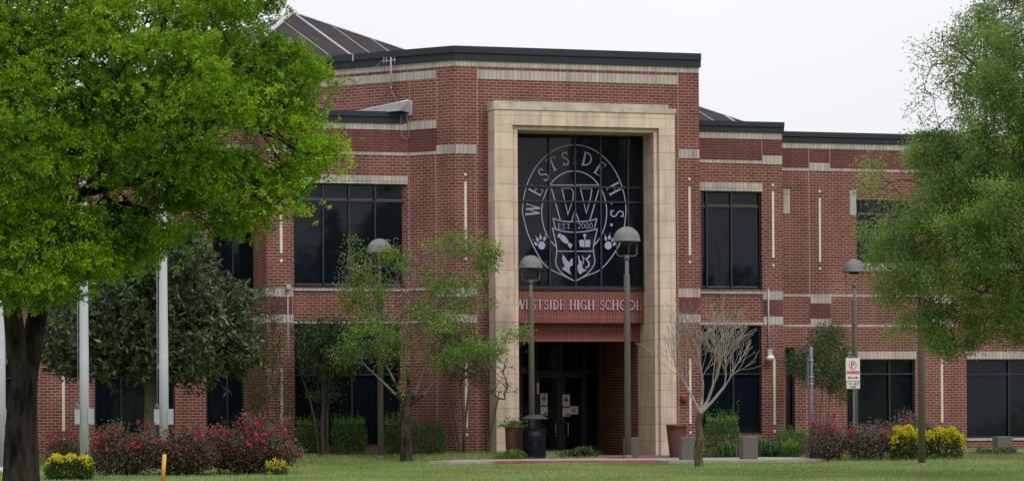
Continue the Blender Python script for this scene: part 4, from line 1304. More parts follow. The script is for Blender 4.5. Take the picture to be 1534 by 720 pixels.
# yellow marker stake
p = at(243.5, 722, 57.2)
mb = MB(); hh = at(246.5, 680, 57.2).z - 0
mb.tube([(0, 0, -.05), (.05, 0, hh)], .045, 8)
o = mb.build('marker_stake', 'yellow', None, (p.x, 57.2, float(gh(p.x, 57.2)))); tag(o, 'slim yellow marker stake leaning in the lawn before the rose bushes', 'marker')

# door notices
def notice(u0, u1, v0, v1, lab, tall=True):
    fd2 = lambda u, v: F.sz(u, v, qDoor)
    a, b_ = fd2(u0, v1), fd2(u1, v0)
    mb = MB(); q_ = qDoor - .011
    mb.sbox(a[0], b_[0], q_, q_ + .002, a[1], b_[1])
    o = mb.build('notice', 'paper', None, (F.O.x, F.O.y, 0), F.th); tag(o, lab, 'notice', 'paper notices on the entrance doors')
    d = Deco(fd2, q_ + .002, .0006)
    if tall:
        um = (u0 + u1) / 2
        d.line([(u0 + 2, v0 + 2.2), (u1 - 2, v0 + 2.2)], 1.2, 0)
        d.poly(arc(um, v0 + 8, 3.2, 3.4, 0, 342, 18), 0); 
        d.line([(u0 + 2, v0 + 14), (u1 - 2, v0 + 14)], 1.0, 0)
        d.poly([(u0 + .4, v0 + 17.5), (u1 - .4, v0 + 17.5), (u1 - .4, v0 + 20), (u0 + .4, v0 + 20)], 1)
        d.line([(u0 + 1.5, v0 + 31.5), (u0 + 6, v0 + 31.5)], 1.2, 1)
        d.poly([(u1 - 4, v0 + 28), (u1 - 1.4, v0 + 28), (u1 - 1.4, v0 + 32), (u1 - 4, v0 + 32)], 1)
    else:
        d.line([(u0 + 2, v0 + 3), (u1 - 2.5, v0 + 3)], .9, 1); d.line([(u0 + 3, v0 + 6.5), (u1 - 4, v0 + 6.5)], 2.2, 1); d.line([(u0 + 2, v0 + 10), (u1 - 3, v0 + 10)], .9, 1)
    d.mb.build('notice_print', ['signred', 'signblue'], o)
notice(809.8, 820.2, 588.5, 621.5, 'tall red and white notice on the left door leaf')
notice(843, 853.6, 590.3, 623.3, 'tall red and white notice on the right door leaf above its handle')
notice(854, 866, 607.8, 620, 'small landscape sheet taped beside the tall notice on the right door leaf', False)

# security camera and conduit on the right pier
o = empty('security_camera', tuple(F.w(F.s(1153, 535, qA), qA, F.z(1153, 535, qA))), 'white dome security camera hanging below a grey conduit on the right pier', 'camera', rotz=F.th)
def rel(u, v, q): 
    s_, z_ = F.sz(u, v, q); s0_, z0_ = F.sz(1153, 535, qA)
    return (s_ - s0_, -(q - qA), z_ - z0_)
mb = MB(); mb.tube([rel(1151.6, 524, qA + .05), rel(1150.8, 432, qA + .05)], .028, 6); mb.build('conduit', 'greybox', o)
mb = MB(); x, y, z = rel(1152, 527, qA + .06); mb.box(x - .07, x + .09, y - .08, y + .06, z - .09, z + .09); mb.build('junction_box', 'greybox', o, bevel=.01)
mb = MB(); x, y, z = rel(1154.5, 535.5, qA + .2)
mb.tube([rel(1154, 530, qA + .12), (x, y, z + .04)], .03, 6); mb.tube([(x - .13, y, z + .02), (x - .09, y, z + .0), (x + .08, y, z), (x + .1, y, z)], [.05, .085, .085, .07], 12); mb.build('camera_body', 'signwhite', o)
mb = MB(); mb.tube([(x + .1, y, z), (x + .13, y, z), (x + .15, y, z)], [.065, .055, .02], 12); mb.build('camera_lens', 'black', o)

# flood light on conduit, left pier
o = empty('wall_conduit', tuple(F.w(F.s(431, 500, qW), qW, F.z(431, 500, qW))), 'thin grey conduit with a small lamp head on the left brick pier', 'conduit', rotz=F.th)
s0_, z0_ = F.sz(431, 500, qW)
def rel2(u, v, q): s_, z_ = F.sz(u, v, q); return (s_ - s0_, -(q - qW), z_ - z0_)
mb = MB(); mb.tube([rel2(431.6, 562, qW + .04), rel2(431.2, 434, qW + .04)], .018, 6); mb.build('pipe', 'greybox', o)
mb = MB(); x, y, z = rel2(431.5, 429.5, qW + .1); mb.box(x - .06, x + .07, y - .09, y + .05, z - .07, z + .07); mb.build('lamp_head', 'greybox', o, bevel=.01)

# red fire alarm on the right brick strip
s_, z_ = F.sz(1024, 597, 0)
mb = MB(); mb.sbox(-.10, .10, 0, .09, -.10, .10); mb.tube([(0, -.09, 0), (0, -.13, 0)], .075, 14)
o = mb.build('fire_alarm', 'alarm', None, tuple(F.w(s_, 0, z_)), F.th, bevel=.01); tag(o, 'small red fire alarm sounder on the brick beside the right planter', 'fire alarm')

# aerial on the diagonal wall with its hanging cables
s_, z_ = D.sz(585, 110, .0)
o = empty('roof_aerial', tuple(D.w(s_, 0, z_)), 'grey aerial mast with a short cross arm fixed to the upper diagonal wall, cables hanging', 'aerial', rotz=D.th)
def rel3(u, v, q=.14): a, b_ = D.sz(u, v, q); return (a - s_, -q, b_ - z_)
mb = MB(); mb.tube([rel3(586, 131), rel3(585.6, 86)], .03, 6); mb.tube([rel3(586, 131, .02), rel3(586, 131, .2)], .035, 5); mb.tube([rel3(585.6, 104, .0), rel3(585.6, 104, .14)], .02, 5); mb.build('mast', 'cable', o)
mb = MB()
mb.tube([rel3(571, 92.5), rel3(593, 90)], .016, 5)
for u in (575, 579, 586, 591): mb.tube([rel3(u, 86), rel3(u + .3, 98)], .012, 5)
mb.build('cross_arm', 'cable', o)
mb = MB()
mb.tube([rel3(570, 95, .06), rel3(545, 114, .05), rel3(510, 140, .05), rel3(488, 152, .04)], .007, 4)
mb.tube([rel3(585, 131, .06), rel3(592, 148, .05), rel3(598, 154, .06), rel3(601, 158, .5)], .009, 4)
mb.build('cable', 'cable', o)
pts = [at(x, y, 76.4) for x, y in ((602, 152), (600, 175), (598, 196), (604, 207), (613, 208), (619, 200), (616, 184), (609, 168), (605, 155))]
fz = lambda u, v: F.w(F.s(u, v, qW + .12), qW + .12, F.z(u, v, qW + .12))
mb = MB(); mb.tube([fz(x, y) for x, y in ((604, 160), (601, 175), (600, 192), (602, 203), (608, 208), (612.2, 205), (613, 196), (611, 180), (606, 166))], .008, 4)
o = mb.build('cable_loop', 'cable'); tag(o, 'loose grey cable loop hanging over the low left roof edge', 'cable')

# ================================================================== TREES
def wood2(nodes, par, r, mat1, mat2, parent, sides, origin, split):
    big = r > split
    p1 = np.where(big, par, -1); p2 = np.where(big, -1, par)
    wood('trunk', nodes, p1, r, mat1, parent, sides, origin)
    wood('branches', nodes, p2, r, mat2, parent, max(5, sides - 2), origin)

def twig_pts(nodes, par, r, ch, rmax):
    return np.where((r <= rmax) & (par >= 0))[0]

def spray(nodes, par, idx, per, sig, tip_bias=0.35):
    """leaf anchor points and directions around the given twig nodes"""
    P = np.repeat(nodes[idx], per, axis=0)
    d0 = np.repeat(nodes[idx] - nodes[np.maximum(par[idx], 0)], per, axis=0)
    Q = P + rng.normal(size=P.shape) * sig
    Dv = nrm(nrm(d0) * tip_bias + rng.normal(size=P.shape) * .6 + np.array([0, 0, .15]))
    return Q, Dv

def clumps(cent, per, rad, outw):
    """whorls of leaves: per leaves radiating from each centre"""
    n = len(cent)
    P = np.repeat(cent, per, axis=0)
    d = nrm(rng.normal(size=P.shape) + np.repeat(outw, per, axis=0) * .7)
    return P + d * rad * rng.random((len(P), 1)), d

def lobes(L, Y, mul=1.0):
    """[(u, v, ru, rv, dy, ry, n)] pixel ellipses at depth Y -> attractor points"""
    out = []
    for u, v, ru, rv, dy, ry, n in L:
        n = max(2, int(n * mul))
        c = at(u, v, Y + dy); k = (Y + dy) / FPX
        out.append(in_ell(n, (c.x, c.y, c.z), (ru * k, ry, rv * k)))
    return np.vstack(out)

def px_path(pts, Y, n=1):
    out = []
    for a, b_ in zip(pts, pts[1:]):
        for k in range(n):
            t = k / n
            u, v, dy = (a[0] + (b_[0] - a[0]) * t, a[1] + (b_[1] - a[1]) * t, a[2] + (b_[2] - a[2]) * t)
            out.append(np.array(at(u, v, Y + dy)))
    u, v, dy = pts[-1]; out.append(np.array(at(u, v, Y + dy)))
    return out

# --- the big bright oak in the foreground, left
YO = 34.0
A_ = lobes([(40, 60, 300, 190, .6, 2.6, 420), (300, 80, 110, 110, 0, 1.8, 150), (400, 120, 75, 60, -.3, 1.1, 70), (415, 175, 70, 35, -.4, .8, 45), (455, 235, 55, 30, -.3, .6, 36),
            (230, 230, 130, 80, -.5, 1.6, 130), (60, 250, 120, 120, -1.0, 1.6, 150), (30, 370, 70, 70, -1.2, 1.2, 70), (310, 270, 90, 45, -.2, 1.0, 60), (410, 290, 55, 32, -.1, .6, 30),
            (110, 350, 70, 45, -.6, 1.0, 45), (-150, 150, 220, 220, .5, 2.8, 260), (60, -190, 330, 160, .8, 2.8, 330), (330, -60, 110, 90, .5, 1.8, 90), (190, 320, 60, 25, .2, .7, 24), (20, 180, 90, 90, -2.2, 1.0, 90), (250, 150, 120, 90, -1.6, 1.0, 90), (90, 40, 110, 70, -1.8, 1.0, 110), (150, 375, 75, 40, -.6, .9, 60), (215, 345, 60, 35, -.3, .8, 40), (75, 415, 50, 30, -1.0, .8, 34), (330, 325, 40, 22, -.1, .5, 18), (160, 210, 80, 60, .6, 1.0, 60), (150, 140, 80, 60, .8, 1.0, 50), (20, 420, 55, 40, -1.2, .8, 36), (-20, 60, 110, 110, -1.2, 1.6, 120)], YO, 1.35)
trunk = [(px_path([(28, 812, 0), (30, 760, 0), (31, 715, 0), (31, 660, 0), (32, 610, 0), (36, 570, 0)], YO), None, .30, .175),
         (px_path([(45, 530, .1), (56, 470, .2), (67, 400, .2), (84, 320, .2), (110, 220, .2), (140, 120, .3)], YO, 2), 5, .145, .08),
         (px_path([(25, 530, -.1), (19, 470, -.2), (14, 390, -.3), (4, 300, -.4), (-15, 200, -.4)], YO, 2), 5, .14, .08),
         (px_path([(120, 290, -.2), (180, 275, -.4), (240, 262, -.5), (290, 268, -.5)], YO, 2), 10, .06, .03)]
nd, pr_, gv = colonize(trunk, A_, .17, .9, .24, 90, .18)
r_, ch = radii_of(pr_, gv, .006)
oak = empty('oak_tree', tuple(nd[0]), 'big bright green tree with a dark forked trunk in the left foreground', 'tree')
oo = np.array(nd[0])
wood('trunk', nd, pr_, r_, 'bark_oak', oak, 9, oo)
ix = twig_pts(nd, pr_, r_, ch, .016)
ctr = np.array([at(60, 60, YO).x, YO, at(60, 60, YO).z])
tips = np.where(ch == 0)[0]                        # dense leaf puffs round chosen twig ends, a thin sprinkle along the other twigs
NPF, PER = 1300, 30
pc = rng.choice(tips, NPF)
size = rng.uniform(.65, 1.35, NPF)
cen = np.repeat(nd[pc], PER, axis=0) + rng.normal(size=(NPF * PER, 3)) * np.array([.175, .175, .085]) * np.repeat(size, PER)[:, None]
q_ = nd[pc]
fld = .5 + .25 * np.sin(q_[:, 0] * 2.1 + 1.3 * np.sin(q_[:, 2] * 1.7)) + .25 * np.sin(q_[:, 2] * 2.6 + q_[:, 1] * 1.3 + 2)
pt = np.repeat(np.clip(.55 * fld + .45 * rng.beta(1.3, 1.3, NPF), 0, 1), PER)
more = rng.choice(ix, 7000)
cen = np.vstack([cen, nd[more] + rng.normal(size=(7000, 3)) * .09])
pt = np.concatenate([pt, rng.random(7000) * .4])
ow = nrm(cen - ctr) + np.array([0, 0, .35])
P_, D_ = clumps(cen, 11, .035, ow)
tc_ = np.repeat(np.clip(pt * .85 + rng.normal(.06, .10, len(cen)), 0, 1), 11) + rng.normal(0, .10, len(P_))
leaves('crown', P_, D_, rng.uniform(.034, .060, len(P_)), rng.uniform(.018, .029, len(P_)), tc_, 'lf_oak', oak, origin=oo)
print('oak leaves', len(P_), 'nodes', len(nd))

# --- magnolia behind the flagpoles
YM = 72.5
A_ = lobes([(225, 440, 125, 75, 0, 2.2, 260), (150, 500, 85, 65, -.3, 1.8, 150), (290, 510, 90, 60, -.4, 1.8, 150), (225, 385, 80, 40, 0, 1.4, 70), (105, 530, 45, 35, 0, 1, 40), (340, 470, 40, 55, 0, 1, 50), (220, 540, 110, 30, 0, 1.6, 80), (95, 470, 38, 70, 0, .9, 60), (350, 520, 30, 45, 0, .8, 34), (260, 365, 60, 22, 0, .9, 30)], YM, 1.4)
base = at(226, 668, YM); base.z = 0
trunk = [([np.array(base)] + px_path([(226, 640, 0), (227, 600, 0), (226, 570, 0)], YM), None, .22, .17), (px_path([(215, 530, 0), (205, 480, 0), (210, 420, 0)], YM, 2), 3, .10, .05), (px_path([(240, 540, -.1), (265, 500, -.2)], YM, 2), 3, .09, .05)]
nd, pr_, gv = colonize(trunk, A_, .22, 1.1, .32, 70, .18)
r_, ch = radii_of(pr_, gv, .008)
mag = empty('magnolia_tree', tuple(nd[0]), 'dark glossy magnolia tree behind the flagpoles', 'tree')
oo = nd[0].copy()
wood('trunk', nd, pr_, r_, 'bark_mossy', mag, 7, oo)
ix = twig_pts(nd, pr_, r_, ch, .03)
print('mag twigs', len(ix))
cen = nd[rng.choice(ix, 3800)] + rng.normal(size=(3800, 3)) * .17
ow = nrm(cen - np.array([at(225, 470, YM).x, YM, at(225, 470, YM).z])) + np.array([0, 0, .5])
P_, D_ = clumps(cen, 9, .06, ow)
leaves('crown', P_, D_, rng.uniform(.15, .25, len(P_)), rng.uniform(.055, .09, len(P_)), np.repeat(rng.random(len(cen)), 9) * .6 + rng.random(len(P_)) * .4, 'lf_magnolia', mag, origin=oo)
yl = rng.integers(0, len(P_), 40)
leaves('yellowed_leaves', P_[yl], D_[yl], .22, .09, rng.random(40), 'straw', mag, origin=oo)
print('magnolia', len(P_))

# --- right-hand tree
YR = 55.0
A_ = lobes([(1590, 120, 170, 170, 0, 3.6, 520), (1600, 330, 200, 160, 0, 3.6, 560), (1470, 90, 70, 85, 0, 1.8, 90), (1405, 85, 40, 50, 0, .7, 22), (1385, 150, 25, 35, 0, .4, 10), (1440, 240, 70, 70, 0, 1.5, 100), (1395, 230, 40, 40, 0, .8, 24),
            (1400, 320, 70, 60, -.2, 1.4, 80), (1330, 320, 45, 60, .3, 1.0, 40), (1440, 400, 90, 55, -.4, 1.5, 110), (1340, 400, 45, 40, 0, .8, 26), (1500, 470, 70, 45, 0, 1.4, 60), (1345, 440, 45, 14, 0, .5, 14), (1400, 460, 40, 22, .2, .7, 16),
            (1490, 180, 70, 120, -1.2, 1.2, 110), (1500, 330, 70, 90, -1.4, 1.2, 100), (1640, -60, 170, 90, 0, 3, 170), (1310, 270, 25, 30, .3, .5, 9), (1340, 360, 55, 60, .2, .9, 46), (1370, 480, 60, 30, .2, .7, 22), (1420, 505, 50, 22, 0, .7, 18)], YR, 1.5)
base = at(1640, 730, YR); base.z = 0
trunk = [([np.array(base)] + px_path([(1640, 690, 0), (1636, 640, 0), (1632, 580, 0)], YR), None, .26, .2),
         (px_path([(1600, 520, 0), (1560, 440, -.2), (1510, 370, -.3), (1460, 330, -.3)], YR, 3), 3, .12, .04), (px_path([(1620, 500, .1), (1600, 380, .1), (1560, 230, .1), (1500, 130, 0), (1440, 80, 0)], YR, 3), 3, .14, .03),
         (px_path([(1660, 500, .2), (1680, 380, .3), (1660, 200, .3)], YR, 3), 3, .13, .05)]
nd, pr_, gv = colonize(trunk, A_, .18, 1.0, .26, 110, .2)
r_, ch = radii_of(pr_, gv, .005)
rt = empty('elm_tree', tuple(nd[0]), 'fine leaved green tree with loose open branches at the right edge', 'tree')
oo = nd[0].copy()
wood('trunk', nd, pr_, r_, 'bark_brown', rt, 6, oo)
ix = twig_pts(nd, pr_, r_, ch, .013)
tips = np.where(ch == 0)[0]
per = 12
src = np.concatenate([np.repeat(rng.choice(tips, 1300), 22), rng.choice(ix, 12000)])
pf = rng.random(len(nd))
ix = src
P_, D_ = spray(nd, pr_, ix, per, .13)
pxu = U0 + P_[:, 0] / P_[:, 1] * FPX
pxv = V0 - (P_[:, 2] - EYE) / P_[:, 1] * FPX
gap = .5 + .3 * np.sin(P_[:, 0] * 2.3 + 1.2 * np.sin(P_[:, 2] * 1.9)) + .3 * np.sin(P_[:, 2] * 2.9 + P_[:, 1] * 1.7)
dens = np.clip((pxu - 1290) / 140, .40, 1) * np.where(pxv < 200, np.clip((pxu - 1390) / 120, .16, 1), 1)
keep = rng.random(len(P_)) < dens * np.clip(gap * 1.5 + .25, .12, 1)     # the outer sprays on this side are thinner
P_, D_ = P_[keep], D_[keep]
tint = np.repeat(pf[ix], per)[keep] * .7 + rng.random(len(P_)) * .3
leaves('crown', P_, D_, rng.uniform(.045, .078, len(P_)), rng.uniform(.024, .037, len(P_)), tint, 'lf_right', rt, origin=oo)
print('right', len(P_))

# --- half-leafed tree in the middle
YC = 74.7
A_ = lobes([(540, 420, 35, 55, 0, .8, 34), (520, 400, 20, 20, 0, .4, 9), (600, 400, 30, 50, .2, .7, 22), (640, 420, 60, 60, .3, 1.2, 60), (690, 370, 45, 25, .2, .7, 26), (730, 395, 22, 28, .1, .5, 14), (560, 500, 55, 50, -.2, 1.1, 50), (700, 440, 45, 40, .1, .9, 34),
            (660, 510, 50, 45, -.4, 1.1, 46), (725, 530, 45, 22, -.5, .7, 22), (775, 497, 22, 9, -.5, .3, 8), (520, 530, 30, 25, 0, .6, 14), (600, 470, 50, 60, .3, 1.0, 44), (585, 380, 12, 15, 0, .3, 6), (525, 370, 8, 25, 0, .2, 6), (620, 520, 60, 70, 0, 1.0, 30)], YC, 3.0)
base = at(609, 694, YC); base.z = -.05
trunk = [([np.array(base)] + px_path([(608, 668, 0), (607, 635, 0), (609, 608, 0)], YC), None, .19, .14), (px_path([(598, 585, .1), (583, 555, .1), (562, 520, 0)], YC, 2), 3, .046, .024), (px_path([(612, 575, 0), (607, 520, .1), (605, 470, .1)], YC, 2), 3, .05, .024), (px_path([(622, 590, .1), (640, 540, .2), (650, 480, .3)], YC, 2), 3, .042, .02), (px_path([(634, 592, 0), (655, 565, -.1), (678, 545, -.2), (715, 528, -.4), (760, 505, -.5)], YC, 2), 3, .042, .013), (px_path([(592, 590, -.2), (572, 570, -.3), (545, 545, -.3)], YC, 2), 3, .045, .02)]
nd, pr_, gv = colonize(trunk, A_, .15, up=.06, jitter=.1, bend=.35)
r_, ch = radii_of(pr_, gv, .0068, 3.3)
mt = empty('half_bare_tree', tuple(nd[0]), 'half bare spring tree with pale twigs and bright leaf tufts left of the entrance', 'tree')
oo = nd[0].copy()
wood2(nd, pr_, r_, 'bark_dark', 'bark_grey', mt, 8, oo, .040)
ix = twig_pts(nd, pr_, r_, ch, .012)
# leaf tufts where new growth has broken
tuft = [(545, 400, 38), (530, 440, 40), (560, 430, 35), (575, 380, 25), (600, 395, 25), (690, 362, 42), (725, 395, 35), (700, 430, 35), (740, 380, 20), (540, 530, 45), (590, 510, 35), (660, 480, 40), (690, 470, 30), (680, 540, 45), (770, 498, 28), (730, 525, 35), (520, 505, 25), (640, 360, 25), (735, 460, 20), (600, 560, 25), (550, 480, 40), (650, 420, 22)]
pu = U0 + nd[ix, 0] / nd[ix, 1] * FPX; pv = V0 - (nd[ix, 2] - EYE) / nd[ix, 1] * FPX
wgt = np.zeros(len(ix))
for (tu, tv, tr) in tuft: wgt = np.maximum(wgt, np.exp(-((pu - tu) ** 2 + (pv - tv) ** 2) / (tr * .75) ** 2))
pr0 = wgt ** 1.5 / (wgt ** 1.5).sum()
pc = rng.choice(ix, 215, p=pr0)                       # tufts of new leaves on some twigs, the rest nearly bare
sel = np.concatenate([np.repeat(pc, 7), ix[rng.random(len(ix)) < .02 + wgt * .60]])
P_, D_ = spray(nd, pr_, sel, 9, .125)
pf = rng.random(len(nd))
leaves('crown', P_, D_, rng.uniform(.06, .105, len(P_)), rng.uniform(.03, .048, len(P_)), np.repeat(pf[sel], 9) * .7 + rng.random(len(P_)) * .3, 'lf_mid', mt, origin=oo)
print('mid', len(P_), len(ix))

def small_tree(name, label, stems, lobes_, Y, leafm, barkm, per, L, W, sig, rtip=.005, rmax=.012, step=.13, zbase=None, group=None, keep=1.0, up=.06, cat='tree', mul=2.0, align=.9, bend=.4, jitter=.12, split=None):
    A_ = lobes(lobes_, Y, mul)
    polys = []
    for st in stems:
        pth, r0, r1 = st[:3]; pi = st[3] if len(st) > 3 else None
        pts = px_path([(u, v, dy) for u, v, dy in pth], Y, 2)
        if pi is None:
            z = float(gh(pts[0][0], pts[0][1])) - .05 if zbase is None else zbase
            pts[0] = np.array([pts[0][0], pts[0][1], z])
        polys.append((pts, pi, r0, r1))
    nd, pr_, gv = colonize(polys, A_, step, up=up, align=align, bend=bend, jitter=jitter)
    r_, ch = radii_of(pr_, gv, rtip)
    o = empty(name, tuple(nd[0]), label, cat, group); oo = nd[0].copy()
    if split: wood2(nd, pr_, r_, barkm[0], barkm[1], o, 8, oo, split)
    else: wood('trunk', nd, pr_, r_, barkm, o, 6, oo)
    if leafm:
        ix = twig_pts(nd, pr_, r_, ch, rmax)
        ix = ix[rng.random(len(ix)) < keep]
        P_, D_ = spray(nd, pr_, ix, per, sig)
        leaves('crown', P_, D_, rng.uniform(L * .75, L * 1.25, len(P_)), rng.uniform(W * .8, W * 1.2, len(P_)), np.repeat(rng.random(len(ix)), per) * .5 + rng.random(len(P_)) * .5, leafm, o, origin=oo)
    return o
CG = 'small trees planted along the school front'
small_tree('crape_myrtle', 'dense dark green multi-stemmed small tree before the lower left window', [([(484, 682, 0), (483, 640, 0), (485, 590, 0), (482, 560, 0)], .07, .04), ([(490, 682, .1), (490, 620, .1), (494, 570, .1)], .06, .03), ([(478, 681, 0), (472, 630, 0), (462, 590, 0), (450, 560, 0)], .045, .02)],
           [(485, 530, 42, 45, 0, .8, 110), (505, 500, 40, 25, 0, .6, 50), (460, 510, 22, 35, 0, .5, 35), (520, 540, 20, 25, 0, .4, 22), (485, 590, 25, 15, 0, .4, 16)], 76.6, 'lf_crape', 'bark_brown', 16, .085, .038, .11, group=CG)
small_tree('crape_myrtle', 'wispy olive green small tree in front of the left brick pier', [([(408, 690, 0), (404, 640, 0), (398, 590, 0)], .035, .02), ([(402, 690, 0), (392, 630, 0), (386, 590, 0)], .03, .018)],
           [(395, 560, 28, 60, 0, .6, 60), (410, 500, 18, 45, 0, .4, 30), (385, 500, 25, 30, 0, .5, 24), (400, 450, 25, 25, 0, .4, 14), (425, 600, 12, 60, 0, .3, 20), (385, 600, 15, 40, 0, .4, 20)], 75.0, 'lf_olive', 'bark_brown', 16, .07, .026, .10, group=CG)
small_tree('crape_myrtle', 'many-stemmed green small tree against the brick left of the portal', [([(690, 682, 0), (684, 640, 0), (676, 590, 0)], .05, .03), ([(694, 682, .1), (697, 630, .1), (702, 585, .1)], .06, .03), ([(686, 682, -.1), (676, 630, -.1), (668, 590, -.1)], .04, .02), ([(698, 682, 0), (694, 620, 0), (690, 570, 0)], .04, .02)],
           [(690, 540, 38, 40, 0, .8, 80), (665, 520, 22, 30, 0, .5, 30), (715, 545, 22, 35, 0, .5, 36), (690, 500, 25, 20, 0, .5, 22)], 76.6, 'lf_olive', 'bark_brown', 16, .07, .03, .10, group=CG)
small_tree('sapling', 'thin nearly leafless sapling leaning in front of the left portal column', [([(729, 681, 0), (735, 650, 0), (742, 615, 0), (746, 596, 0)], .03, .02)],
           [(745, 560, 32, 35, 0, .5, 42), (758, 580, 22, 18, 0, .4, 16), (725, 575, 14, 25, 0, .3, 12)], 76.4, 'lf_olive', 'bark_brown', 2, .06, .025, .06, rtip=.006, keep=.35)
# leafless tree: limbs that fork again and again into long upright twigs
YB = 67.4
kB = YB / FPX
bt_n, bt_p, bt_r = [], [], []
def bt_add(p, par, r): bt_n.append(np.array(p, float)); bt_p.append(par); bt_r.append(r); return len(bt_n) - 1
def fork(i, d, ln, r, lev, ymax):
    """a twig of length ln from node i, curving upwards, with side twigs"""
    m = max(3, int(ln / .09)); p = bt_n[i]; d = Vector(d).normalized(); last = i
    for k in range(m):
        d = (d + Vector((random.gauss(0, .085), random.gauss(0, .07), .05))).normalized()
        p = p + np.array(d) * (ln / m)
        rr = r * (1 - .55 * (k + 1) / m)
        last = bt_add(p, last, max(rr, .0052))
        if lev > 0 and k >= 1 and random.random() < (.30 if lev > 1 else .34):
            s_ = random.choice((-1, 1)); a = R(random.uniform(16, 34)) * s_
            e = Vector((d.x * math.cos(a) + d.z * math.sin(a), d.y + random.gauss(0, .35), -d.x * math.sin(a) + d.z * math.cos(a)))
            left = ln * (1 - k / m)
            fork(last, e, max(.25, left * random.uniform(.7, 1.0)), rr * .55, lev - 1, ymax)
pts = px_path([(1048, 702, 0), (1045, 676, .05), (1049, 650, .08), (1046, 632, .04), (1050, 618, 0)], YB, 3); pts[0][2] = -.05
last = -1
for k, p in enumerate(pts): last = bt_add(p, last, .118 - .035 * k / (len(pts) - 1))
for path, r0, lev in (([(1040, 600), (1028, 578)], .036, 0), ([(1052, 596), (1053, 575)], .036, 0), ([(1060, 600), (1068, 578)], .040, 0), ([(1066, 602), (1084, 580)], .038, 0)):
    j = last
    for (u, v) in path: j = bt_add(at(u, v, YB + random.uniform(-.1, .1)), j, r0)
    dirs = {1028: [(-.36, 0, 1, 2.0), (-.12, .2, 1, 1.5), (-.62, -.1, 1, 1.5), (-.85, .1, 1, 1.3)], 1053: [(-.06, .2, 1, 1.9), (.16, -.2, 1, 1.8)], 1068: [(.05, .1, 1, 2.1), (.28, -.1, 1, 2.0), (.42, .2, 1, 1.7)], 1084: [(.50, 0, 1, 1.8), (.85, .1, 1, 1.5), (.30, -.2, 1, 1.7)]}[path[-1][0]]
    for dx, dy, dz, ln in dirs: fork(j, (dx, dy, dz), ln, r0 * .5, 3, 0)
bt = empty('bare_tree', tuple(bt_n[0]), 'leafless pale branched tree in front of the right portal column', 'tree')
bn, bp_, br_ = np.array(bt_n), np.array(bt_p), np.array(bt_r)
bp_[len(pts)] = bp_[len(pts)]
wood2(bn, bp_, br_, 'bark_moss', 'bark_pale', bt, 8, bn[0].copy(), .041)
small_tree('small_tree', 'small round green tree growing against the recessed brick right of the camera pier', [([(1232, 668, 0), (1230, 620, 0), (1232, 580, 0)], .05, .03), ([(1238, 668, 0), (1242, 610, 0), (1246, 570, 0)], .035, .02)],
           [(1235, 545, 45, 40, 0, .9, 110), (1240, 505, 32, 20, 0, .6, 40), (1190, 540, 16, 16, 0, .4, 16), (1260, 575, 22, 28, 0, .5, 30), (1205, 560, 16, 18, 0, .4, 12)], 81.0, 'lf_small', 'bark_grey', 24, .075, .032, .11, group=CG)

# ================================================================== HEDGES, SHRUBS, FLOWERS
def hedge(name, u0, u1, v0, v1, Y, dep, label, leafm='lf_hedge', sprig=0.0, n=None, L=.055, group=None, rnd=.35, cat='hedge', sprigm='lf_sprig'):
    a, b_ = at(u0, v0, Y), at(u1, v1, Y)
    x0, x1 = a.x, b_.x; zt = a.z; zb = min(b_.z, float(gh((x0 + x1) / 2, Y))) - .02 if v1 > 600 else b_.z
    cx, hz = (x0 + x1) / 2, (zt - zb)
    o = empty(name, (cx, Y, zb), label, cat, group)
    hx, hy, hh = (x1 - x0) / 2, dep / 2, hz
    mb = MB()
    for k in range(14):
        x, y = random.uniform(-.55, .55) * hx, random.uniform(-.5, .5) * hy
        mb.tube([(x * .5, y * .5, -.02), (x, y, hh * .5), (x * 1.2 + random.uniform(-.1, .1), y * 1.2, hh * .85)], [.014, .010, .005], 5)
    mb.build('stems', 'bark_brown', o)
    area = 2 * hx * hh + 2 * hx * dep * .6
    n = n or int(area * 2600)
    pts = rng.uniform(-1, 1, (n * 3, 3))
    rr = (np.abs(pts) ** (2 / rnd)).sum(1) ** (rnd / 2) if False else (np.abs(pts) ** 4).sum(1) ** .25
    lump = 1 + .10 * np.sin(pts[:, 0] * 6 + 1) * np.cos(pts[:, 1] * 5 + pts[:, 2] * 6 + cx)
    ok = (rr < 1.0 * lump) & (rr > .55) & ~((pts[:, 2] < -.9) & (rng.random(len(pts)) < .5))
    pts = pts[ok][:n]
    P_ = np.stack([pts[:, 0] * hx, pts[:, 1] * hy, (pts[:, 2] * .5 + .5) * hh], axis=1)
    Dv = nrm(pts + rng.normal(size=pts.shape) * .7 + np.array([0, 0, .25]))
    leaves('foliage', P_, Dv, rng.uniform(L * .8, L * 1.3, len(P_)), rng.uniform(L * .45, L * .7, len(P_)), rng.random(len(P_)), leafm, o)
    if sprig:
        m_ = int(90 * (2 * hx) * sprig)
        xs_ = rng.uniform(-.95, .95, m_) * hx; ys_ = rng.uniform(-.8, .8, m_) * hy
        hgt = rng.gamma(2.0, .05, m_) * (1 + sprig * .6)
        Pl, Dl = [], []
        for x, y, h in zip(xs_, ys_, hgt):
            lean = rng.normal(0, .15, 2)
            for t in np.linspace(0, 1, 7):
                Pl.append((x + lean[0] * h * t, y + lean[1] * h * t, hh * .97 + h * t)); Dl.append((rng.normal(), rng.normal(), 1.0))
        leaves('fresh_leaves', np.array(Pl), np.array(Dl), .055, .026, rng.random(len(Pl)), sprigm, o)
    return o

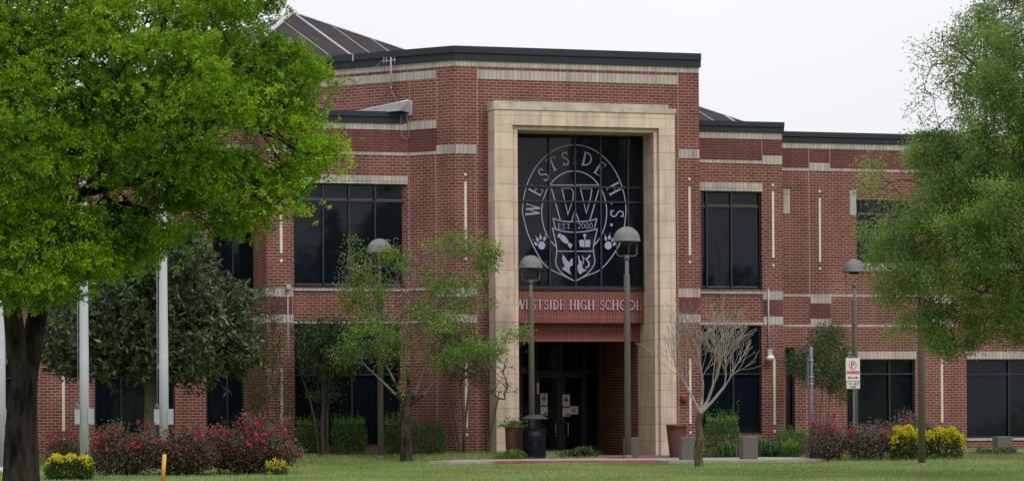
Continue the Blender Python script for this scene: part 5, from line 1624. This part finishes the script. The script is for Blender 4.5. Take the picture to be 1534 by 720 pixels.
HG = 'clipped green hedges along the school wall'
hedge('hedge', 444, 487, 634, 682, 77.0, 1.0, 'clipped hedge with bright shoots, first right of the left pier', sprig=.8, group=HG)
hedge('hedge', 496, 549, 633, 682, 77.0, 1.0, 'clipped hedge with bright shoots behind the small tree stems, left of the lamp post', sprig=1.0, group=HG)
hedge('hedge', 577, 612, 634, 682, 77.0, 1.0, 'clipped hedge with a tall tuft of shoots, partly behind the half bare tree trunk', sprig=1.4, group=HG)
hedge('hedge', 617, 667, 634, 682, 76.6, 1.0, 'clipped hedge just right of the half bare tree trunk, its top thinly yellowed', sprig=.8, group=HG, sprigm='lf_olive')
hedge('hedge', 1056, 1107, 628, 668, 76.8, 1.2, 'square clipped hedge under the right wing window with fresh shoots', sprig=.9, group=HG)
hedge('hedge', 1164, 1208, 648, 676, 78.2, 1.2, 'low flat dark hedge at the foot of the camera pier', sprig=.5, group=HG)
hedge('shrub', 1171, 1197, 668, 689, 75.9, .7, 'small lime tipped shrub in front of the low flat hedge', leafm='lf_hedge', sprig=1.2, cat='shrub')

def strap_plant(name, u0, u1, v0, v1, Y, label, n=260, lm='lf_lily', group=None, arch=1.0, cat='plant', zb=None):
    """clump of arching strap leaves"""
    a, b_ = at(u0, v0, Y), at(u1, v1, Y); h = 0
    zb = float(gh((a.x + b_.x) / 2, Y)) if zb is None else zb
    h = max(a.z - zb, .15); hx = (b_.x - a.x) / 2; cx = (a.x + b_.x) / 2
    o = empty(name, (cx, Y, zb), label, cat, group)
    N = n; root = np.stack([np.clip(rng.normal(0, .42, N), -.95, .95) * hx, rng.uniform(-.28, .28, N), np.full(N, -.02)], axis=1)
    az = rng.uniform(0, 2 * math.pi, N); Ln = rng.uniform(.45, 1.1, N) * h * (1.08 - .55 * np.abs(root[:, 0] / hx) ** 2.5) * (.85 + .25 * np.sin(root[:, 0] * 7 + cx * 3))
    out = rng.uniform(.35, 1.0, N) * h * arch
    dx, dy = np.cos(az) * out, np.sin(az) * out * .8
    w = .014
    sx, sy = -np.sin(az) * w, np.cos(az) * w
    co = np.zeros((N, 6, 3))
    mid = root + np.stack([dx * .45, dy * .45, Ln], axis=1)
    tip = root + np.stack([dx, dy, Ln * rng.uniform(.2, .95, N)], axis=1)
    sd_ = np.stack([sx, sy, np.zeros(N)], axis=1)
    co[:, 0] = root - sd_; co[:, 1] = root + sd_; co[:, 2] = mid + sd_; co[:, 3] = mid - sd_; co[:, 4] = tip + sd_ * .2; co[:, 5] = tip - sd_ * .2
    base = (np.arange(N) * 6)[:, None]
    f = np.concatenate([base + np.array([[0, 1, 2, 3]]), base + np.array([[3, 2, 4, 5]])], axis=1).ravel()
    raw_mesh('blades', co.reshape(-1, 3), f, 4, lm, o, np.repeat(rng.random(N), 6))
    return o
SG = 'low strap leaved plants along the school front'
strap_plant('lily_clump', 1054, 1111, 662, 689, 75.8, 'dark strap leaved clump in front of the square clipped hedge', 520, group=SG)
strap_plant('lily_clump', 1131, 1168, 655, 689, 76.3, 'strap leaved clump between the lone bollard and the low flat hedge', 420, group=SG)
strap_plant('lily_clump', 836, 895, 668, 684, 75.9, 'low arching fern-like clump in front of the entrance doors', 460, group=SG, arch=1.6)
strap_plant('lily_clump', 741, 786, 672, 684, 75.4, 'short green tuft at the foot of the left planter', 260, 'lf_sprig', group=SG, arch=1.5)
strap_plant('lily_clump', 1450, 1534, 668, 684, 76.8, 'low green clump below the far right window sill', 500, group=SG)
strap_plant('lily_clump', 1228, 1262, 668, 688, 74.6, 'grassy tuft beside the bollard and steel post', 220, 'grass', group=SG)
# plant in the left pot
o = empty('potted_plant', tuple(pl_), 'bright green leafy plant growing in the left planter', 'plant')
P_ = np.abs(rng.normal(size=(420, 3))) * np.array([.15, .12, .12]) * np.array([1, 1, 1]); P_[:, 0] *= rng.choice([-1, 1], 420); P_[:, 1] *= rng.choice([-1, 1], 420)
P_[:, 0] -= .06
leaves('foliage', P_, nrm(P_ + rng.normal(size=P_.shape) * .15 + np.array([0, 0, .1])), .08, .04, rng.random(420), 'lf_sprig', o)
mb = MB()
for k in range(8): mb.tube([(0, 0, -.02), (random.uniform(-.12, .08), random.uniform(-.08, .08), .12), (random.uniform(-.2, .14), random.uniform(-.1, .1), random.uniform(.18, .3))], [.006, .005, .003], 4)
mb.build('stems', 'bark_mossy', o)

def shrub(name, u0, u1, v0, v1, Y, dep, label, leafm, n, L, W, flowers=0, fm='petal_red', fr=.058, group=None, cat='shrub', bark='bark_brown', ftop=.35, core=.0, zb=None, spiky=.22):
    a, b_ = at(u0, v0, Y), at(u1, v1, Y)
    cx, hx = (a.x + b_.x) / 2, (b_.x - a.x) / 2
    zb = float(gh(cx, Y)) if zb is None else zb
    h = a.z - zb
    o = empty(name, (cx, Y, zb), label, cat, group)
    # arching stems
    mb = MB(); ends = []
    ns = max(16, int(38 * hx))
    for k in range(ns):
        x0 = random.uniform(-.6, .6) * hx; y0 = random.uniform(-.3, .3) * dep
        x1 = x0 * 1.5 + random.uniform(-.25, .25); x1 = max(-hx, min(hx, x1)); y1 = y0 * 1.5 + random.uniform(-.15, .15)
        env = (1 - .45 * abs(x1 / hx) ** 2.2) * (.86 + .16 * math.sin(x1 * 5.3 + cx * 3) )
        z1 = h * env * random.uniform(.7, 1.0)
        p0, p1, p2 = Vector((x0, y0, -.03)), Vector(((x0 + x1) / 2, (y0 + y1) / 2, z1 * .6)), Vector((x1, y1, z1))
        mb.tube([p0, p1, p2], [.010, .007, .003], 4)
        for t in (.3, .45, .6, .7, .8, .88, .95, 1.0):
            ends.append((p0.lerp(p1, t * 2) if t < .5 else p1.lerp(p2, (t - .5) * 2)))
    shoots = []
    if flowers > 15:
        for k in range(int(7 * hx) + 3):
            x0 = random.uniform(-.8, .8) * hx; y0 = random.uniform(-.4, .2) * dep; z0 = h * (1 - .45 * abs(x0 / hx) ** 2.2) * .7
            p0 = Vector((x0, y0, z0)); p1 = Vector((x0 + random.uniform(-.12, .12), y0, h * random.uniform(.92, 1.10) * (1 - .25 * abs(x0 / hx) ** 2)))
            mb.tube([p0, p1], [.006, .004], 4); shoots.append(p1)
            for t in (.3, .5, .7, .85): ends.append(p0.lerp(p1, t))
    mb.build('stems', bark, o)
    E = np.array([tuple(e) for e in ends])
    pick = rng.integers(0, len(E), n)
    P_ = E[pick] + rng.normal(size=(n, 3)) * np.array([.12, .12, .10])
    fill = int(n * .55)                                  # leaves filling the body between the stems
    Q = in_ell(fill, (0, 0, h * .40), (hx * .98, dep * .5, h * .40))
    P_[:fill] = Q
    P_[:, 2] = np.maximum(P_[:, 2], .02)
    leaves('foliage', P_, rng.normal(size=(n, 3)) + np.array([0, 0, .5]), rng.uniform(L * .7, L * 1.25, n), rng.uniform(W * .8, W * 1.2, n), np.clip(rng.normal(.45, .28, n), 0, 1), leafm, o)
    if flowers:
        top = E[E[:, 2] > h * ftop]
        fc = top[rng.integers(0, len(top), flowers)] + rng.normal(size=(flowers, 3)) * np.array([.08, .10, .05])
        fc[:, 1] -= rng.random(flowers) * dep * .3
        if shoots: fc[:len(shoots)] = np.array([tuple(p) for p in shoots])[:flowers]
        per = 10
        d = nrm(rng.normal(size=(flowers * per, 3)) + np.array([0, -.3, .5]))
        sz_ = np.repeat(rng.uniform(.6, 1.25, flowers), per)
        leaves('blossoms', np.repeat(fc, per, axis=0) + d * fr * .2, d, fr * 1.1 * sz_, fr * .95 * sz_, np.repeat(rng.random(flowers), per), fm, o, fold=.4)
    return o
RG = 'red flowering rose bushes on the lawn'
shrub('rose_bush', 66, 138, 650, 700, 68.5, 1.2, 'thin red rose bush by the brick wall, behind the trunk and yellow shrub', 'lf_rose', 2600, .07, .042, 18, group=RG, cat='rose bush')
shrub('rose_bush', 132, 246, 634, 715, 63.0, 1.6, 'broad red rose bush right of the yellow leaved shrub', 'lf_rose', 9500, .07, .042, 56, group=RG, cat='rose bush')
shrub('rose_bush', 222, 330, 642, 712, 63.5, 1.5, 'dusky red rose bush right behind the yellow marker stake', 'lf_rose', 8500, .07, .042, 32, group=RG, cat='rose bush')
shrub('rose_bush', 300, 448, 626, 708, 64.5, 1.7, 'widest red rose bush, at the right end of the left bed', 'lf_rose', 13500, .07, .042, 84, group=RG, cat='rose bush')
PG = 'dusky pink flowering bushes on the right'
shrub('rose_bush', 1206, 1270, 628, 688, 73.6, 1.3, 'dusky bush with a red flower spray just right of the steel post', 'lf_roseg', 5600, .062, .036, 26, group=PG, cat='rose bush', ftop=.6)
shrub('rose_bush', 1262, 1335, 622, 686, 73.4, 1.3, 'dusky bush in front of the no parking sign post', 'lf_roseg', 6600, .062, .036, 12, group=PG, cat='rose bush')
shrub('rose_bush', 1322, 1412, 612, 682, 75.2, 1.4, 'dusky bush with pink blooms behind the yellow shrubs', 'lf_roseg', 7000, .062, .036, 12, 'petal_pink', .055, group=PG, cat='rose bush')
LGp = 'yellow leaved shrubs'
def golden_shrub(u0, u1, v0, v1, Y, dep, label, n, fl, cat='shrub', drop=.06):
    o = hedge('yellow_shrub', u0, u1, v0 + 4, v1, Y, dep, label, 'lf_golden_shrub', 0, n, .055, LGp, cat=cat)
    a, b_ = at(u0, v0, Y), at(u1, v1, Y); hx = (b_.x - a.x) / 2; zb = o.location.z; hh = at(u0, v0 + 4, Y).z - zb
    x = rng.uniform(-1, 1, fl); y = rng.uniform(-1, .8, fl)
    r2 = np.abs(x) ** 3
    z = hh * (1.0 - .22 * r2 - .12 * np.abs(y) ** 3) - rng.gamma(1.2, drop, fl) + .03 + .05 * np.sin(x * 9 + u0) 
    P_ = np.stack([x * hx * .97, y * dep * .5, z], axis=1)
    per = 7
    d = nrm(rng.normal(size=(fl * per, 3)) * .8 + np.array([0, -.25, .8]))
    leaves('blossoms', np.repeat(P_, per, axis=0) + rng.normal(size=(fl * per, 3)) * .022, d, rng.uniform(.04, .075, fl * per), rng.uniform(.018, .03, fl * per), rng.random(fl * per), 'lf_golden', o, fold=.3)  # golden leaves covering the top of the shrub, not flowers
    return o
golden_shrub(70, 138, 682, 717, 60.0, .9, 'yellow leaved low shrub beside the big trunk at the left', 5200, 300, drop=.028)
golden_shrub(1332, 1381, 638, 683, 73.0, .9, 'taller yellow leaved shrub left of the right lamp post foot', 4200, 1050, drop=.085)
golden_shrub(1386, 1442, 640, 682, 73.4, .9, 'rounder yellow leaved shrub right of the right lamp post foot', 4600, 1050, drop=.085)
golden_shrub(398, 432, 688, 708, 62.2, .5, 'tiny yellow leaved tuft at the right foot of the rose bed', 500, 46)

# ================================================================== MULCH BEDS
M['mulch'] = simple('bark_mulch', (0.055, 0.036, 0.026), 1.0, 0.6, 18, bump=.8)
beds = []
def bed(x0, x1, y0, y1):
    n_, m_ = 24, 8
    co = []
    for j in range(m_ + 1):
        for i in range(n_ + 1):
            a, t = i / n_, j / m_
            wob = .12 * math.sin(a * 17 + x0) + .10 * math.sin(a * 31)
            x = x0 + (x1 - x0) * a; y = y0 + (y1 - y0) * t + wob * (1 - t) + .25 * (2 * a - 1) ** 4 * (1 - 2 * t)
            co.append((x, y, float(gh(x, y)) + .012))
    f = []
    for j in range(m_):
        for i in range(n_):
            k = j * (n_ + 1) + i; f += [k, k + 1, k + n_ + 2, k + n_ + 1]
    g_ = raw_mesh('mulch_ground', co, f, 4, 'mulch'); tag(g_, kind='structure')
    beds.append((x0 + .15, x1 - .15, y0 + .2, y1))
bed(at(120, 700, 64).x, at(452, 700, 64).x, 62.2, 65.6)
bed(at(62, 700, 68.5).x, at(140, 700, 68.5).x, 67.8, 69.4)
bed(at(434, 680, 77).x, at(728, 680, 77).x, 76.25, 77.55)
bed(at(1200, 680, 74).x, at(1445, 680, 74).x, 72.5, 76.0)
bed(at(1052, 680, 76.5).x, at(1212, 680, 77).x, 76.25, 79.3)
bed(at(62, 715, 60).x, at(144, 715, 60).x, 59.6, 60.6)
# ================================================================== GRASS
def blades(n, x0, x1, y0, y1, hmin, hmax, w, mask=None):
    x = rng.uniform(x0, x1, n); y = rng.uniform(y0, y1, n)
    if mask is not None:
        k = mask(x, y); x, y = x[k], y[k]
    n = len(x); z = gh(x, y)
    patch = .5 + .5 * np.sin(x * 1.3 + 2 * np.sin(y * .5)) * np.cos(y * .8 + x * .4)
    h = rng.uniform(hmin, hmax, n) * (.75 + .5 * patch)
    az = rng.uniform(0, 2 * math.pi, n); lean = rng.uniform(.1, .8, n) * h
    co = np.zeros((n, 3, 3))
    ww = w * rng.uniform(.7, 1.3, n)
    ang = rng.uniform(-.9, .9, n)
    co[:, 0] = np.stack([x - np.cos(ang) * ww, y - np.sin(ang) * ww, z - .005], axis=1)
    co[:, 1] = np.stack([x + np.cos(ang) * ww, y + np.sin(ang) * ww, z - .005], axis=1)
    co[:, 2] = np.stack([x + np.cos(az) * lean, y + np.sin(az) * lean, z + h], axis=1)
    tint = np.clip(patch * .55 + rng.normal(.2, .22, n), 0, 1)
    return co, tint
def not_paved(x, y):
    drive = (y > YK - 1.5) & (y < YK + .3) & (x > xk0 - .6) & (x < xk1 + 1.0)
    walk = (y > YK - .35) & (y < 76.4) & (x > 2.4) & (x < xw1)
    walk2 = (y > YK) & (y < 75.0) & (x > xk0 - .6) & (x < 3.2)
    pz = (x > 1.0) & (x < 6.2) & (y > 75.6)
    r = drive | walk | walk2 | pz
    for (a, b_, c, d) in beds: r = r | ((x > a) & (x < b_) & (y > c) & (y < d) & (rng.random(len(x)) < .8))
    return ~r
c1, t1 = blades(150000, -17, 18, 54, 74.6, .035, .085, .010, not_paved)
c2, t2 = blades(26000, -16, 3.0, 74.4, 77.6, .05, .13, .010, not_paved)
c3, t3 = blades(22000, 6.6, 18, 72.5, 78.5, .05, .13, .010, not_paved)
co = np.concatenate([c1, c2, c3]); tt = np.concatenate([t1, t2, t3])
g = raw_mesh('grass', co.reshape(-1, 3), np.arange(len(co) * 3), 3, 'grass', None, np.repeat(tt, 3))
tag(g, 'short green lawn grass in front of the school', 'grass', kind='stuff')
c4, t4 = blades(9000, 6.6, 18, 72.3, 76.5, .08, .20, .008, not_paved)
def worn(x, y):
    return not_paved(x, y) & (np.sin(x * .9 + 1.5 * np.sin(y * .7)) + np.sin(y * 1.1 + x * .3) + rng.normal(0, .5, len(x)) > .7)
c5, t5 = blades(60000, -16, 17, 55, 73, .03, .075, .009, worn)
co = np.concatenate([c4, c5]); tt = np.concatenate([t4, t5])
g = raw_mesh('dry_grass', co.reshape(-1, 3), np.arange(len(co) * 3), 3, 'straw', None, np.repeat(tt, 3))
tag(g, 'dry straw coloured grass stalks scattered through the lawn', 'grass', kind='stuff')

# ================================================================== WOOD ACROSS THE STREET (unseen, added and shaped for dark reflections in the window panes)
n = 24000
ang = rng.uniform(-1, 1, n)
x = ang * 170; y = -95 + rng.normal(0, 4, n) + 30 * np.cos(ang * 2)
top = 10.5 + 2.0 * np.sin(x * .11) + 1.8 * np.sin(x * .31 + 1)
for cx_, w_, h_ in ((84, 5, 8), (97, 3, 5), (121, 4, 19), (150, 6, 5), (158, 7, 8), (30, 9, 12), (-40, 10, 14), (60, 6, 10)):
    top = top + h_ * np.exp(-((x - cx_) / w_) ** 4)
P_ = np.stack([x, y, rng.random(n) ** .8 * top], axis=1)
g = leaves('reflected_wood', P_, rng.normal(size=(n, 3)) + np.array([0, .3, .3]), rng.uniform(2.0, 3.6, n), rng.uniform(1.4, 2.4, n), rng.random(n), 'lf_far', None)
tag(g, 'unseen belt of trees across the street, added for the window reflections', 'woodland', kind='stuff')

n = 700
x = rng.uniform(-15, 16, n); y = rng.uniform(55, 72, n)
P_ = np.stack([x, y, gh(x, y) + .04 + rng.random(n) * .03], axis=1)
g = leaves('fallen_leaves', P_, rng.normal(size=(n, 3)) * np.array([1, 1, .3]), rng.uniform(.04, .08, n), rng.uniform(.03, .05, n), rng.random(n), 'straw', None)
tag(g, 'pale fallen leaves scattered over the lawn', 'leaf litter', kind='stuff')
